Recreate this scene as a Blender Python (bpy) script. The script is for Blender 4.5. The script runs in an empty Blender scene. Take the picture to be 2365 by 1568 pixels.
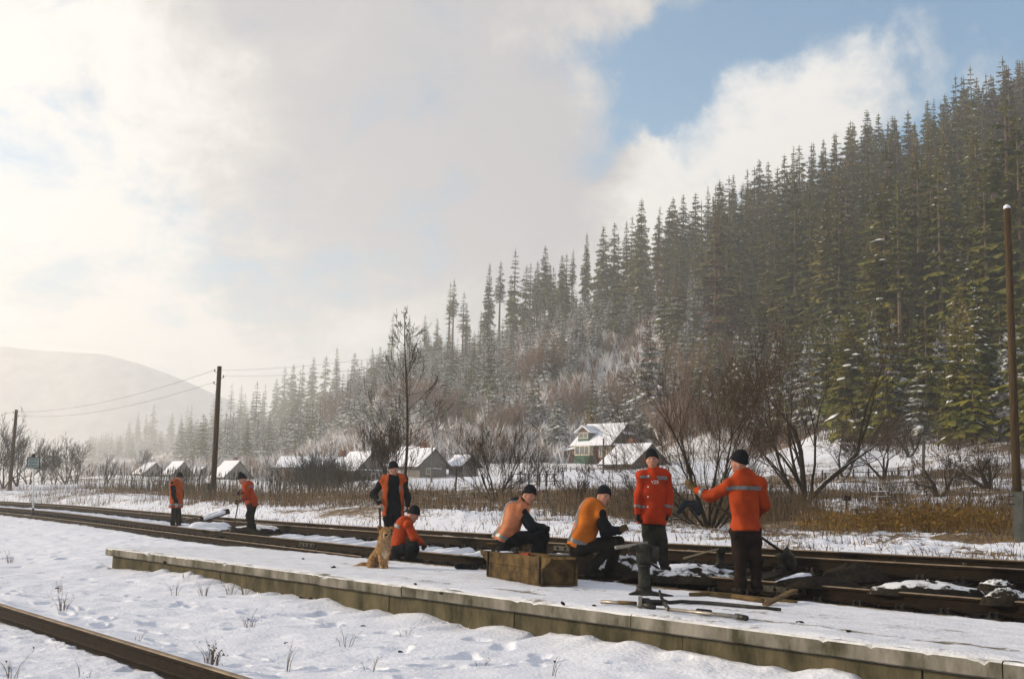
import bpy, math, random
import numpy as np
from mathutils import Vector, Matrix

random.seed(11)
rng = np.random.default_rng(11)
SC = bpy.context.scene
COL = SC.collection

# ------------------------------------------------------------------ camera
FPX, CX, CY = 2628.0, 1182.5, 784.0            # photo measured at 2365 x 1568
PITCH, ROLL, CAMH = math.atan(376 / FPX), 0.0257, 1.5
CAM_R = (Matrix.Rotation(math.pi / 2 + PITCH, 3, 'X') @ Matrix.Rotation(ROLL, 3, 'Z'))
cam = bpy.data.cameras.new('camera')
cam.sensor_width = 36.0
cam.lens = 36.0 * FPX / 2365.0
cam.clip_start, cam.clip_end = 0.1, 6000
camo = bpy.data.objects.new('camera', cam)
COL.objects.link(camo)
camo.matrix_world = Matrix.Translation((0, 0, CAMH)) @ CAM_R.to_4x4()
SC.camera = camo
_R = np.array(CAM_R)

def ray(x, y):
    return _R @ np.array([(x - CX) / FPX, -(y - CY) / FPX, -1.0])

def at(x, y, Y=None, z=None):
    d = ray(x, y)
    t = Y / d[1] if z is None else (z - CAMH) / d[2]
    return np.array([0, 0, CAMH]) + d * t

# ------------------------------------------------------------------ sun, sky, exposure
SUN_AZ, SUN_EL = math.radians(-82), math.radians(18)     # azimuth from the view axis (+Y), negative = left
SUN_DIR = np.array([math.sin(SUN_AZ) * math.cos(SUN_EL), math.cos(SUN_AZ) * math.cos(SUN_EL), math.sin(SUN_EL)])
sun = bpy.data.lights.new('sun', 'SUN')
sun.energy, sun.angle, sun.color = 5.0, math.radians(2.0), (1.0, 0.81, 0.57)
suno = bpy.data.objects.new('sun', sun)
suno.rotation_euler = Vector(SUN_DIR).to_track_quat('Z', 'Y').to_euler()
suno.location = (-40, 10, 40)
COL.objects.link(suno)

SC.view_settings.view_transform = 'Standard'
SC.view_settings.look = 'None'
SC.view_settings.exposure = 0.12
SC.view_settings.gamma = 1.0
SC.view_settings.use_curve_mapping = False
SC.cycles.use_denoising = True
SC.cycles.max_bounces = 7
SC.cycles.diffuse_bounces = 3
SC.cycles.glossy_bounces = 2
SC.cycles.transmission_bounces = 2
SC.cycles.volume_bounces = 3
SC.cycles.caustics_reflective = SC.cycles.caustics_refractive = False

world = bpy.data.worlds.new('World')
SC.world = world
world.use_nodes = True
wt = world.node_tree
wt.nodes.clear()
WN, WL = wt.nodes, wt.links

def wmath(op, a, b=None, c=None):
    n = WN.new('ShaderNodeMath'); n.operation = op
    for i, v in enumerate((a, b, c)):
        if v is None: continue
        if isinstance(v, (int, float)): n.inputs[i].default_value = v
        else: WL.new(v, n.inputs[i])
    return n.outputs[0]

def wstep(v, lo, hi, o0=0.0, o1=1.0):
    n = WN.new('ShaderNodeMapRange'); n.interpolation_type = 'SMOOTHSTEP'
    WL.new(v, n.inputs[0])
    for i, q in enumerate((lo, hi, o0, o1)): n.inputs[i + 1].default_value = q
    return n.outputs[0]

tc = WN.new('ShaderNodeTexCoord')
dirv = tc.outputs['Generated']
sep = WN.new('ShaderNodeSeparateXYZ'); WL.new(dirv, sep.inputs[0])
zc = wmath('ADD', wmath('MAXIMUM', sep.outputs[2], 0.0), 0.22)
comb = WN.new('ShaderNodeCombineXYZ')
WL.new(wmath('DIVIDE', sep.outputs[0], zc), comb.inputs[0])
WL.new(wmath('DIVIDE', sep.outputs[1], zc), comb.inputs[1])

def wnoise(scale, detail, rough, off, dist=0.0, vec=None):
    mp = WN.new('ShaderNodeMapping'); WL.new(vec or comb.outputs[0], mp.inputs[0])
    mp.inputs['Location'].default_value = off
    n = WN.new('ShaderNodeTexNoise'); WL.new(mp.outputs[0], n.inputs['Vector'])
    n.inputs['Scale'].default_value = scale; n.inputs['Detail'].default_value = detail
    n.inputs['Roughness'].default_value = rough; n.inputs['Distortion'].default_value = dist
    return n.outputs[0]

wn = WN.new('ShaderNodeTexNoise'); WL.new(dirv, wn.inputs['Vector']); wn.inputs['Scale'].default_value = 7.0; wn.inputs['Detail'].default_value = 6; wn.inputs['Roughness'].default_value = 0.62
wo_ = WN.new('ShaderNodeVectorMath'); wo_.operation = 'MULTIPLY_ADD'; WL.new(wn.outputs['Color'], wo_.inputs[0]); wo_.inputs[1].default_value = (0.20, 0.20, 0.20); wo_.inputs[2].default_value = (-0.10, -0.10, -0.10)
wa_ = WN.new('ShaderNodeVectorMath'); wa_.operation = 'ADD'; WL.new(dirv, wa_.inputs[0]); WL.new(wo_.outputs[0], wa_.inputs[1])
wz_ = WN.new('ShaderNodeVectorMath'); wz_.operation = 'NORMALIZE'; WL.new(wa_.outputs[0], wz_.inputs[0])
def wblob(x, y, deg_out, deg_in=0.0):
    d = Vector(ray(x, y)).normalized()
    n = WN.new('ShaderNodeVectorMath'); n.operation = 'DOT_PRODUCT'
    WL.new(wz_.outputs[0], n.inputs[0]); n.inputs[1].default_value = d
    return wstep(n.outputs['Value'], math.cos(math.radians(deg_out)), math.cos(math.radians(deg_in)))

def wsum(terms):
    acc = None
    for s, w in terms:
        t = wmath('MULTIPLY', s, w)
        acc = t if acc is None else wmath('ADD', acc, t)
    return acc

n_big = wnoise(1.3, 8, 0.55, (3.1, 1.7, 0), 0.25)
n_fine = wnoise(4.2, 9, 0.60, (7.0, 2.2, 0.4), 0.35)
n_dir = wnoise(9.0, 8, 0.60, (1.0, 4.2, 0.4), 0.5, dirv)
# clear-sky holes (negative) and cloud banks (positive): a broken layer drifting over the valley
cover = wsum([(n_big, 0.70), (n_fine, 0.75), (n_dir, 1.25),
              (wblob(2060, 40, 15, 4), -0.50), (wblob(2420, 260, 13, 2), -0.34), (wblob(1500, 255, 7.0, 0.5), -0.48),
              (wblob(1740, 120, 8, 1), -0.36), (wblob(95, 345, 3.4, 0.2), -0.20), (wblob(340, 475, 2.6, 0.2), -0.16),
              (wblob(1690, 420, 3.5, 0.2), -0.30), (wblob(940, 640, 6, 0.5), -0.12), (wstep(sep.outputs[2], 0.45, 0.85), -0.30),
              (wblob(1380, 560, 8.5, 1), 0.40), (wblob(1560, 420, 5.0, 0.5), 0.46), (wblob(1680, 320, 5.5, 0.5), 0.44), (wblob(1840, 265, 5.2, 0.5), 0.50),
              (wblob(2010, 215, 4.0, 0.5), 0.40), (wblob(1300, 140, 4.5, 0.5), 0.30), (wblob(1660, 120, 2.2, 0.1), 0.26),
              (wblob(2290, 150, 2.6, 0.1), 0.36), (wblob(1480, 30, 4, 0.5), 0.24), (wblob(1880, 30, 2.5, 0.1), 0.22)])
alpha = wstep(cover, 0.74, 1.42)
sundot = WN.new('ShaderNodeVectorMath'); sundot.operation = 'DOT_PRODUCT'
WL.new(dirv, sundot.inputs[0]); sundot.inputs[1].default_value = SUN_DIR
bright = wsum([(n_dir, 1.0), (n_fine, 0.75), (wblob(900, 230, 15, 2), -0.42), (wblob(1150, 330, 9, 1), -0.20),
               (wblob(80, 480, 15, 2), 0.20), (wblob(1560, 480, 8, 2), 0.30), (wblob(1830, 270, 6, 1), 0.30),
               (wblob(1330, 120, 3.5, 0.5), 0.28), (wblob(1300, 260, 3.0, 0.5), 0.22), (wblob(700, 980, 12, 2), 0.12),
               (wblob(240, 230, 9, 1), 0.20), (wblob(2200, 60, 16, 4), 0.12),
               (wstep(sundot.outputs['Value'], 0.0, 0.95), 0.10)])
cb = wstep(bright, 0.50, 1.28)
ramp = WN.new('ShaderNodeValToRGB'); WL.new(cb, ramp.inputs[0])
ramp.color_ramp.elements[0].position = 0.0; ramp.color_ramp.elements[0].color = (0.46, 0.455, 0.475, 1)
ramp.color_ramp.elements[1].position = 1.0; ramp.color_ramp.elements[1].color = (0.86, 0.835, 0.795, 1)
e = ramp.color_ramp.elements.new(0.5); e.color = (0.615, 0.59, 0.57, 1)
sky = WN.new('ShaderNodeTexSky'); sky.sky_type = 'NISHITA'; sky.sun_disc = False
sky.sun_elevation = SUN_EL; sky.sun_rotation = SUN_AZ
sky.air_density, sky.dust_density, sky.ozone_density = 1.0, 0.2, 3.0
skys = WN.new('ShaderNodeVectorMath'); skys.operation = 'SCALE'; skys.inputs['Scale'].default_value = 0.15
skt = WN.new('ShaderNodeVectorMath'); skt.operation = 'MULTIPLY'; skt.inputs[1].default_value = (0.86, 1.12, 1.07)
WL.new(sky.outputs[0], skt.inputs[0]); WL.new(skt.outputs[0], skys.inputs[0])
mixc = WN.new('ShaderNodeMix'); mixc.data_type = 'RGBA'
WL.new(alpha, mixc.inputs['Factor'])
WL.new(skys.outputs[0], mixc.inputs['A']); WL.new(ramp.outputs[0], mixc.inputs['B'])
bg = WN.new('ShaderNodeBackground'); WL.new(mixc.outputs['Result'], bg.inputs['Color'])
bg.inputs['Strength'].default_value = 1.08
wo = WN.new('ShaderNodeOutputWorld'); WL.new(bg.outputs[0], wo.inputs['Surface'])

# ------------------------------------------------------------------ materials
MATS = {}

def M(name, c1, c2=None, scale=8.0, rough=0.8, bump=0.0, bscale=None, metal=0.0, spec=0.08, snow=None, lo=0.35, hi=0.65,
      rand=0.0, stretch=None, obj=False, snowscale=6.0):
    """noise-mottled surface; snow=(z0,z1,amount) lays snow on what faces up; rand = brightness change from object to object"""
    if name in MATS: return MATS[name]
    m = bpy.data.materials.new(name); m.use_nodes = True
    nt = m.node_tree; N, L = nt.nodes, nt.links
    b = N['Principled BSDF']
    b.inputs['Roughness'].default_value = rough
    b.inputs['Metallic'].default_value = metal
    b.inputs['Specular IOR Level'].default_value = spec
    c2 = c2 or tuple(v * 0.65 for v in c1)
    geo = N.new('ShaderNodeNewGeometry')
    vec = geo.outputs['Position']
    if obj:
        t = N.new('ShaderNodeTexCoord'); vec = t.outputs['Object']
    if stretch:
        mp = N.new('ShaderNodeMapping'); L.new(vec, mp.inputs[0]); mp.inputs['Scale'].default_value = stretch; vec = mp.outputs[0]
    nz = N.new('ShaderNodeTexNoise'); L.new(vec, nz.inputs['Vector'])
    nz.inputs['Scale'].default_value = scale; nz.inputs['Detail'].default_value = 6; nz.inputs['Roughness'].default_value = 0.62
    mr = N.new('ShaderNodeMapRange'); L.new(nz.outputs[0], mr.inputs[0]); mr.inputs[1].default_value = lo; mr.inputs[2].default_value = hi
    mx = N.new('ShaderNodeMix'); mx.data_type = 'RGBA'
    L.new(mr.outputs[0], mx.inputs['Factor']); mx.inputs['A'].default_value = (*c1, 1); mx.inputs['B'].default_value = (*c2, 1)
    col = mx.outputs['Result']
    if rand:
        oi = N.new('ShaderNodeObjectInfo')
        hs = N.new('ShaderNodeHueSaturation'); L.new(col, hs.inputs['Color'])
        r2 = N.new('ShaderNodeMapRange'); L.new(oi.outputs['Random'], r2.inputs[0]); r2.inputs[3].default_value = 1 - rand; r2.inputs[4].default_value = 1 + rand
        L.new(r2.outputs[0], hs.inputs['Value'])
        r3 = N.new('ShaderNodeMapRange'); L.new(oi.outputs['Random'], r3.inputs[0]); r3.inputs[3].default_value = 0.5 + 0.06 * rand; r3.inputs[4].default_value = 0.5 - 0.06 * rand
        L.new(r3.outputs[0], hs.inputs['Hue'])
        col = hs.outputs['Color']
    if snow:
        sx = N.new('ShaderNodeSeparateXYZ'); L.new(geo.outputs['Normal'], sx.inputs[0])
        n2 = N.new('ShaderNodeTexNoise'); L.new(geo.outputs['Position'], n2.inputs['Vector']); n2.inputs['Scale'].default_value = snowscale; n2.inputs['Detail'].default_value = 4
        add = N.new('ShaderNodeMath'); add.operation = 'MULTIPLY_ADD'; L.new(n2.outputs[0], add.inputs[0]); add.inputs[1].default_value = 0.9; add.inputs[2].default_value = -0.45
        a2 = N.new('ShaderNodeMath'); a2.operation = 'ADD'; L.new(add.outputs[0], a2.inputs[0]); L.new(sx.outputs[2], a2.inputs[1])
        m2 = N.new('ShaderNodeMapRange'); L.new(a2.outputs[0], m2.inputs[0]); m2.inputs[1].default_value = snow[0]; m2.inputs[2].default_value = snow[1]; m2.inputs[4].default_value = snow[2]
        mx2 = N.new('ShaderNodeMix'); mx2.data_type = 'RGBA'
        L.new(m2.outputs[0], mx2.inputs['Factor']); L.new(col, mx2.inputs['A']); mx2.inputs['B'].default_value = (0.80, 0.82, 0.86, 1)
        col = mx2.outputs['Result']
    L.new(col, b.inputs['Base Color'])
    if bump:
        nb = N.new('ShaderNodeTexNoise'); L.new(vec, nb.inputs['Vector']); nb.inputs['Scale'].default_value = bscale or scale * 3; nb.inputs['Detail'].default_value = 5
        bp = N.new('ShaderNodeBump'); bp.inputs['Strength'].default_value = bump; bp.inputs['Distance'].default_value = 0.02
        L.new(nb.outputs[0], bp.inputs['Height']); L.new(bp.outputs[0], b.inputs['Normal'])
    MATS[name] = m
    return m

def Mattr(name, layers, rough=0.9, bump=0.4, bscale=30):
    """ground: a stack of (attribute or None, colour a, colour b, noise scale, threshold width) from bottom to top"""
    m = bpy.data.materials.new(name); m.use_nodes = True
    nt = m.node_tree; N, L = nt.nodes, nt.links
    b = N['Principled BSDF']; b.inputs['Roughness'].default_value = rough; b.inputs['Specular IOR Level'].default_value = 0.2
    geo = N.new('ShaderNodeNewGeometry'); vec = geo.outputs['Position']
    col = None
    for attr, ca, cb_, sc, w in layers:
        nz = N.new('ShaderNodeTexNoise'); L.new(vec, nz.inputs['Vector']); nz.inputs['Scale'].default_value = sc; nz.inputs['Detail'].default_value = 6; nz.inputs['Roughness'].default_value = 0.65
        mr = N.new('ShaderNodeMapRange'); L.new(nz.outputs[0], mr.inputs[0]); mr.inputs[1].default_value = 0.35; mr.inputs[2].default_value = 0.65
        mx = N.new('ShaderNodeMix'); mx.data_type = 'RGBA'; L.new(mr.outputs[0], mx.inputs['Factor']); mx.inputs['A'].default_value = (*ca, 1); mx.inputs['B'].default_value = (*cb_, 1)
        c = mx.outputs['Result']
        if col is None: col = c; continue
        at_ = N.new('ShaderNodeAttribute'); at_.attribute_name = attr
        n2 = N.new('ShaderNodeTexNoise'); L.new(vec, n2.inputs['Vector']); n2.inputs['Scale'].default_value = sc * 1.7; n2.inputs['Detail'].default_value = 7; n2.inputs['Roughness'].default_value = 0.7
        # attribute a in 0..1 against the noise: a=0 never, a=1 always
        s = N.new('ShaderNodeMath'); s.operation = 'MULTIPLY_ADD'; L.new(at_.outputs['Fac'], s.inputs[0]); s.inputs[1].default_value = 1.0 + 2 * w; L.new(n2.outputs[0], s.inputs[2])
        m3 = N.new('ShaderNodeMapRange'); L.new(s.outputs[0], m3.inputs[0]); m3.inputs[1].default_value = 0.95; m3.inputs[2].default_value = 0.95 + w
        mx2 = N.new('ShaderNodeMix'); mx2.data_type = 'RGBA'; L.new(m3.outputs[0], mx2.inputs['Factor']); L.new(col, mx2.inputs['A']); L.new(c, mx2.inputs['B'])
        col = mx2.outputs['Result']
    L.new(col, b.inputs['Base Color'])
    nb = N.new('ShaderNodeTexNoise'); L.new(vec, nb.inputs['Vector']); nb.inputs['Scale'].default_value = bscale; nb.inputs['Detail'].default_value = 6
    bp = N.new('ShaderNodeBump'); bp.inputs['Strength'].default_value = bump; bp.inputs['Distance'].default_value = 0.03
    L.new(nb.outputs[0], bp.inputs['Height']); L.new(bp.outputs[0], b.inputs['Normal'])
    MATS[name] = m
    return m

def Mcol(name, rough=0.9):
    """colour from the 'tint' attribute (blades and twigs that differ one by one)"""
    m = bpy.data.materials.new(name); m.use_nodes = True
    N, L = m.node_tree.nodes, m.node_tree.links
    b = N['Principled BSDF']; b.inputs['Roughness'].default_value = rough; b.inputs['Specular IOR Level'].default_value = 0.15
    a = N.new('ShaderNodeAttribute'); a.attribute_name = 'tint'
    L.new(a.outputs['Color'], b.inputs['Base Color'])
    return m

SNOW = M('snow', (0.74, 0.77, 0.86), (0.68, 0.71, 0.80), scale=3, rough=0.75, bump=0.35, bscale=26, spec=0.3)
SNOWFAR = M('snow_on_branches', (0.82, 0.84, 0.88), (0.74, 0.76, 0.80), scale=2, rough=0.9, spec=0.1)
RUST = M('rusty_steel', (0.019, 0.0125, 0.007), (0.009, 0.0065, 0.0045), scale=9, rough=0.75, bump=0.3, bscale=40, metal=0.2)
RAILTOP = M('worn_rail_head', (0.26, 0.205, 0.15), (0.13, 0.10, 0.07), scale=5, rough=0.62, metal=0.15, bump=0.1)
CONC = M('weathered_concrete', (0.115, 0.098, 0.060), (0.032, 0.031, 0.018), scale=3.5, rough=0.92, bump=0.5, bscale=30, stretch=(1, 1, 0.45))
FASCIA = M('frosted_concrete_edge', (0.23, 0.215, 0.185), (0.050, 0.047, 0.030), scale=3.0, rough=0.9, bump=0.4, bscale=35, stretch=(1, 1, 0.5), snow=(0.3, 0.8, 0.8))
OLDWOOD = M('old_grey_wood', (0.155, 0.105, 0.05), (0.07, 0.05, 0.028), scale=5, rough=0.85, bump=0.4, bscale=20, stretch=(1, 1, 4))
DARKWOOD = M('tarred_wood', (0.045, 0.033, 0.022), (0.022, 0.018, 0.014), scale=7, rough=0.9, bump=0.4, bscale=30)
POLEWOOD = M('pole_wood', (0.085, 0.055, 0.03), (0.035, 0.028, 0.018), scale=9, rough=0.9, bump=0.4, bscale=30, stretch=(3, 3, 0.3))
STEEL = M('greasy_steel', (0.06, 0.058, 0.052), (0.025, 0.024, 0.022), scale=11, rough=0.5, metal=0.6, bump=0.2)
PALESTEEL = M('bare_steel_tube', (0.33, 0.31, 0.28), (0.18, 0.16, 0.13), scale=12, rough=0.4, metal=0.7)
BARK = M('bark', (0.042, 0.033, 0.022), (0.02, 0.017, 0.012), scale=10, rough=0.95, bump=0.4, snow=(0.55, 0.85, 0.65))
TWIG = M('twigs', (0.072, 0.050, 0.030), (0.040, 0.029, 0.018), scale=4, rough=0.95, snow=(0.75, 1.0, 0.5))
NEEDLE = M('spruce_needles', (0.225, 0.195, 0.042), (0.058, 0.078, 0.022), scale=0.5, rough=0.95, spec=0.03, rand=0.4)
NEEDLE2 = M('young_spruce_needles', (0.085, 0.095, 0.042), (0.66, 0.67, 0.70), scale=1.5, rough=0.95, spec=0.03, lo=.44, hi=.60)
TRUNKM = M('spruce_bark', (0.17, 0.125, 0.085), (0.085, 0.065, 0.045), scale=3, rough=0.95)
DIRT = M('turned_soil', (0.032, 0.026, 0.018), (0.014, 0.012, 0.009), scale=14, rough=0.95, bump=0.8, bscale=30)
SOILSNOW = M('soil_with_snow', (0.030, 0.025, 0.018), (0.015, 0.013, 0.010), scale=14, rough=0.95, bump=0.8, bscale=30, snow=(0.80, 0.92, 0.9), snowscale=9)
TINT = Mcol('tinted_stalks')

# ------------------------------------------------------------------ object helpers
def link(o, parent=None):
    COL.objects.link(o)
    if parent is not None: o.parent = parent
    return o

def tag(o, label=None, cat=None, group=None, kind=None):
    if label: o['label'] = label
    if cat: o['category'] = cat
    if group: o['group'] = group
    if kind: o['kind'] = kind
    return o

def empty(name, loc=(0, 0, 0), rz=0.0):
    o = bpy.data.objects.new(name, None)
    o.location = loc; o.rotation_euler = (0, 0, rz); o.empty_display_size = 0.2
    COL.objects.link(o)
    return o

def mesh(name, V, F, mat=None, smooth=False):
    me = bpy.data.meshes.new(name)
    V = np.asarray(V, dtype=np.float64).reshape(-1, 3)
    if isinstance(F, np.ndarray):
        k = F.shape[1]; nf = len(F)
        me.vertices.add(len(V)); me.vertices.foreach_set('co', V.ravel().astype(np.float32))
        me.loops.add(nf * k); me.loops.foreach_set('vertex_index', F.ravel().astype(np.int32))
        me.polygons.add(nf); me.polygons.foreach_set('loop_start', np.arange(0, nf * k, k, dtype=np.int32))
        me.update(calc_edges=True)
        me.validate()
    else:
        me.from_pydata(V.tolist(), [], F); me.update()
    if mat is not None: me.materials.append(mat)
    if smooth: me.polygons.foreach_set('use_smooth', np.ones(len(me.polygons), dtype=bool))
    return me

def ob(name, V, F=None, mat=None, parent=None, smooth=False):
    """world-space verts; children are shifted to the parent's frame (parents sit unrotated unless stated)"""
    me = V if isinstance(V, bpy.types.Mesh) else None
    if me is None:
        V = np.asarray(V, dtype=np.float64).reshape(-1, 3)
        loc = np.zeros(3)
        if parent is not None:
            p = parent
            while p is not None: loc += np.array(p.location); p = p.parent
            V = V - loc
            me = mesh(name, V, F, mat, smooth)
            o = bpy.data.objects.new(name, me)
        else:
            c = V.mean(0); c[2] = V[:, 2].min()
            me = mesh(name, V - c, F, mat, smooth)
            o = bpy.data.objects.new(name, me); o.location = c
    else:
        o = bpy.data.objects.new(name, me)
    return link(o, parent)

def attr(me, name, vals):
    a = me.attributes.new(name, 'FLOAT', 'POINT'); a.data.foreach_set('value', np.asarray(vals, dtype=np.float32))

def tint(me, cols):
    a = me.color_attributes.new('tint', 'FLOAT_COLOR', 'POINT')
    c = np.ones((len(cols), 4), dtype=np.float32); c[:, :3] = cols
    a.data.foreach_set('color', c.ravel())

class MB:
    """collects simple solids into one mesh"""
    def __init__(s): s.V, s.F = [], []
    def add(s, V, F):
        k = len(s.V); s.V += [tuple(v) for v in V]; s.F += [tuple(i + k for i in f) for f in F]; return s
    def hexa(s, P):          # 8 points: bottom ring 4, top ring 4
        return s.add(P, [(0, 3, 2, 1), (4, 5, 6, 7), (0, 1, 5, 4), (1, 2, 6, 5), (2, 3, 7, 6), (3, 0, 4, 7)])
    def box(s, c, ax, ay, az, hx, hy, hz):
        c, ax, ay, az = (np.asarray(v, float) for v in (c, ax, ay, az))
        P = [c + ax * hx * i + ay * hy * j + az * hz * k for k in (-1, 1) for i, j in ((-1, -1), (1, -1), (1, 1), (-1, 1))]
        return s.hexa(P)
    def abox(s, x0, x1, y0, y1, z0, z1):
        return s.hexa([(x0, y0, z0), (x1, y0, z0), (x1, y1, z0), (x0, y1, z0), (x0, y0, z1), (x1, y0, z1), (x1, y1, z1), (x0, y1, z1)])
    def tube(s, pts, rad, n=8, cap=True):
        pts = [np.asarray(p, float) for p in pts]
        rad = [rad] * len(pts) if isinstance(rad, (int, float)) else rad
        k = len(s.V); ref = None
        for i, p in enumerate(pts):
            d = pts[min(i + 1, len(pts) - 1)] - pts[max(i - 1, 0)]
            d = d / (np.linalg.norm(d) + 1e-9)
            if ref is None:
                ref = np.cross(d, [0, 0, 1.0]) if abs(d[2]) < 0.9 else np.cross(d, [1.0, 0, 0])
            ref = ref - d * (ref @ d); ref /= np.linalg.norm(ref) + 1e-9
            b = np.cross(d, ref)
            for j in range(n):
                a = 2 * math.pi * j / n
                s.V.append(tuple(p + (ref * math.cos(a) + b * math.sin(a)) * rad[i]))
        for i in range(len(pts) - 1):
            for j in range(n):
                a, b2 = k + i * n + j, k + i * n + (j + 1) % n
                s.F.append((a, b2, b2 + n, a + n))
        if cap:
            s.F.append(tuple(k + j for j in range(n - 1, -1, -1)))
            s.F.append(tuple(k + (len(pts) - 1) * n + j for j in range(n)))
        return s
    def bar(s, a, b, w, h, up=(0, 0, 1)):
        a, b = np.asarray(a, float), np.asarray(b, float)
        d = (b - a); L = np.linalg.norm(d); d /= L
        r = np.cross(d, up); r /= np.linalg.norm(r) + 1e-9
        u = np.cross(r, d)
        return s.box((a + b) / 2, d, r, u, L / 2, w / 2, h / 2)
    def build(s, name, mat, parent=None, smooth=False):
        return ob(name, s.V, s.F, mat, parent, smooth)

# lattice noise
_PERM = rng.random((257, 257))
def vnoise(x, y):
    x = np.asarray(x, float); y = np.asarray(y, float)
    xi, yi = np.floor(x).astype(int), np.floor(y).astype(int)
    fx, fy = x - xi, y - yi
    fx, fy = fx * fx * (3 - 2 * fx), fy * fy * (3 - 2 * fy)
    g = lambda i, j: _PERM[i % 256, j % 256]
    return (g(xi, yi) * (1 - fx) + g(xi + 1, yi) * fx) * (1 - fy) + (g(xi, yi + 1) * (1 - fx) + g(xi + 1, yi + 1) * fx) * fy
def fbm(x, y, oct=4, gain=0.5):
    v, a, t = 0.0, 1.0, 0.0
    for k in range(oct):
        v = v + a * (vnoise(x * 2 ** k + 17 * k, y * 2 ** k + 31 * k) - 0.5); t += a; a *= gain
    return v / t
def sst(x, a, b):
    t = np.clip((np.asarray(x, float) - a) / (b - a), 0, 1); return t * t * (3 - 2 * t)

# ------------------------------------------------------------------ lie of the land
ZN = 0.56                                             # top of the near running rail
_C = [-1.68766520e-04, 2.04995443e-02, -1.40018035, 20.7445667]
_C1 = np.polyder(_C)
def XN(Y):
    Y = np.asarray(Y, float); Yc = np.clip(Y, 11.5, 62)
    return np.polyval(_C, Yc) + (Y - Yc) * np.polyval(_C1, Yc)
def XN1(Y):
    return np.polyval(_C1, np.clip(np.asarray(Y, float), 11.5, 62))
def sN(X, Y):
    return (X - XN(Y)) / np.sqrt(1 + XN1(Y) ** 2)
def off(Y, s):
    """plan point at perpendicular distance s beyond the near rail"""
    g = XN1(Y); n = np.sqrt(1 + g * g)
    return XN(Y) + s / n, Y - s * g / n
PE_A, PE_B = 10.83, -0.83                             # platform front edge  X = a + b Y
PB_A, PB_B = 14.2, -0.80                              # platform back edge
PCORN = np.array([PE_A + PE_B * 22.4, 22.4])
PDIR = np.array([-0.6387, 0.7695])                    # along the platform, away from the camera

# heights of the two far rails measured from the photo
_U = np.array([(0, 1151), (264, 1173.6), (567, 1195.6), (869, 1216), (956, 1222), (1140, 1232), (1541, 1258), (1686, 1263.7), (1760, 1269), (2063, 1282), (2365, 1296.6)])
_Lr = np.array([(0, 1154.6), (264, 1178.6), (567, 1203), (869, 1226), (956, 1232.8), (1140, 1245), (1541, 1272), (1760, 1284.8), (2063, 1299), (2365, 1316)])
def _height_along(s, tab):
    Ys = np.linspace(12, 62, 60); zs = []
    X, Yp = off(Ys, s)
    for x, y in zip(X, Yp):
        px = CX + FPX * x / y
        py = np.interp(px, tab[:, 0], tab[:, 1])
        zs.append(at(px, py, Y=y)[2])
    return np.polyfit(Ys, zs, 2)
S_L, S_U = 1.55, 1.98
_cU, _cL = _height_along(S_U, _U), _height_along(S_L, _Lr)
def ZU(Y): return np.polyval(_cU, np.clip(Y, 12, 60))
def ZL(Y): return np.polyval(_cL, np.clip(Y, 12, 60))
print('rail heights', ZU(15), ZU(30), ZU(55), ZL(15), ZL(30), ZL(55))

_COLS = [(-2600, [(60, 1.0), (150, 1.6), (300, 2), (900, 4)]), (-800, [(60, 1.0), (150, 1.6), (300, 2), (900, 4)]),
         (0, [(60, 0.82), (75, 1.15), (95, 1.5), (150, 2), (300, 2.5), (600, 4), (900, 6), (1500, 12)]),
         (300, [(42, 0.82), (50, 1.1), (60, 1.3), (90, 1.7), (150, 2.6), (230, 4.5), (300, 6), (600, 14), (1000, 34), (1250, 52), (1800, 56)]),
         (600, [(30, 0.80), (37, 1.05), (50, 1.2), (70, 1.4), (90, 1.8), (150, 3), (220, 5), (350, 11), (600, 28), (850, 48), (1800, 56)]),
         (1000, [(23, 0.80), (30, 1.2), (45, 1.45), (80, 2.4), (120, 3.9), (160, 6), (200, 11), (240, 18), (320, 35), (390, 50), (900, 58), (1800, 62)]),
         (1400, [(18.5, 0.82), (26, 1.1), (40, 1.45), (70, 3), (100, 4.4), (130, 5.6), (170, 7.5), (200, 15), (250, 33), (330, 58), (900, 64)]),
         (1700, [(17, 0.82), (24, 0.95), (40, 1.45), (70, 3.2), (100, 5.2), (130, 8), (170, 16), (240, 41), (310, 66), (900, 74)]),
         (2000, [(16, 0.82), (24, 1.0), (40, 1.5), (70, 4), (100, 8), (130, 14), (180, 30), (250, 61), (300, 78), (900, 88)]),
         (2365, [(15, 0.82), (24, 1.05), (40, 1.7), (60, 4), (90, 9), (120, 17), (170, 36), (240, 71), (290, 91), (900, 104)]),
         (3100, [(14, 0.82), (24, 1.05), (40, 1.8), (60, 4.5), (90, 10), (120, 20), (170, 42), (240, 80), (290, 98), (900, 112)]),
         (5200, [(14, 0.82), (24, 1.05), (40, 1.8), (60, 4.5), (90, 10), (120, 20), (170, 42), (240, 80), (290, 98), (900, 112)])]
_CXS = np.array([c for c, _ in _COLS], float)
def T(X, Y):
    X = np.asarray(X, float); Y = np.maximum(np.asarray(Y, float), 1.0)
    px = np.clip(CX + FPX * X / Y, _CXS[0], _CXS[-1] - 1)
    Z = np.stack([np.interp(Y, [p[0] for p in pr], [p[1] for p in pr]) for _, pr in _COLS], -1)
    i = np.clip(np.searchsorted(_CXS, px, side='right') - 1, 0, len(_CXS) - 2)
    f = (px - _CXS[i]) / (_CXS[i + 1] - _CXS[i]); f = f * f * (3 - 2 * f)
    z0 = np.take_along_axis(Z, i[..., None], -1)[..., 0]; z1 = np.take_along_axis(Z, (i + 1)[..., None], -1)[..., 0]
    return z0 * (1 - f) + z1 * f + fbm(X / 9, Y / 9, 3) * np.clip((Y - 60) / 60, 0, 1) * 1.2

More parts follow.
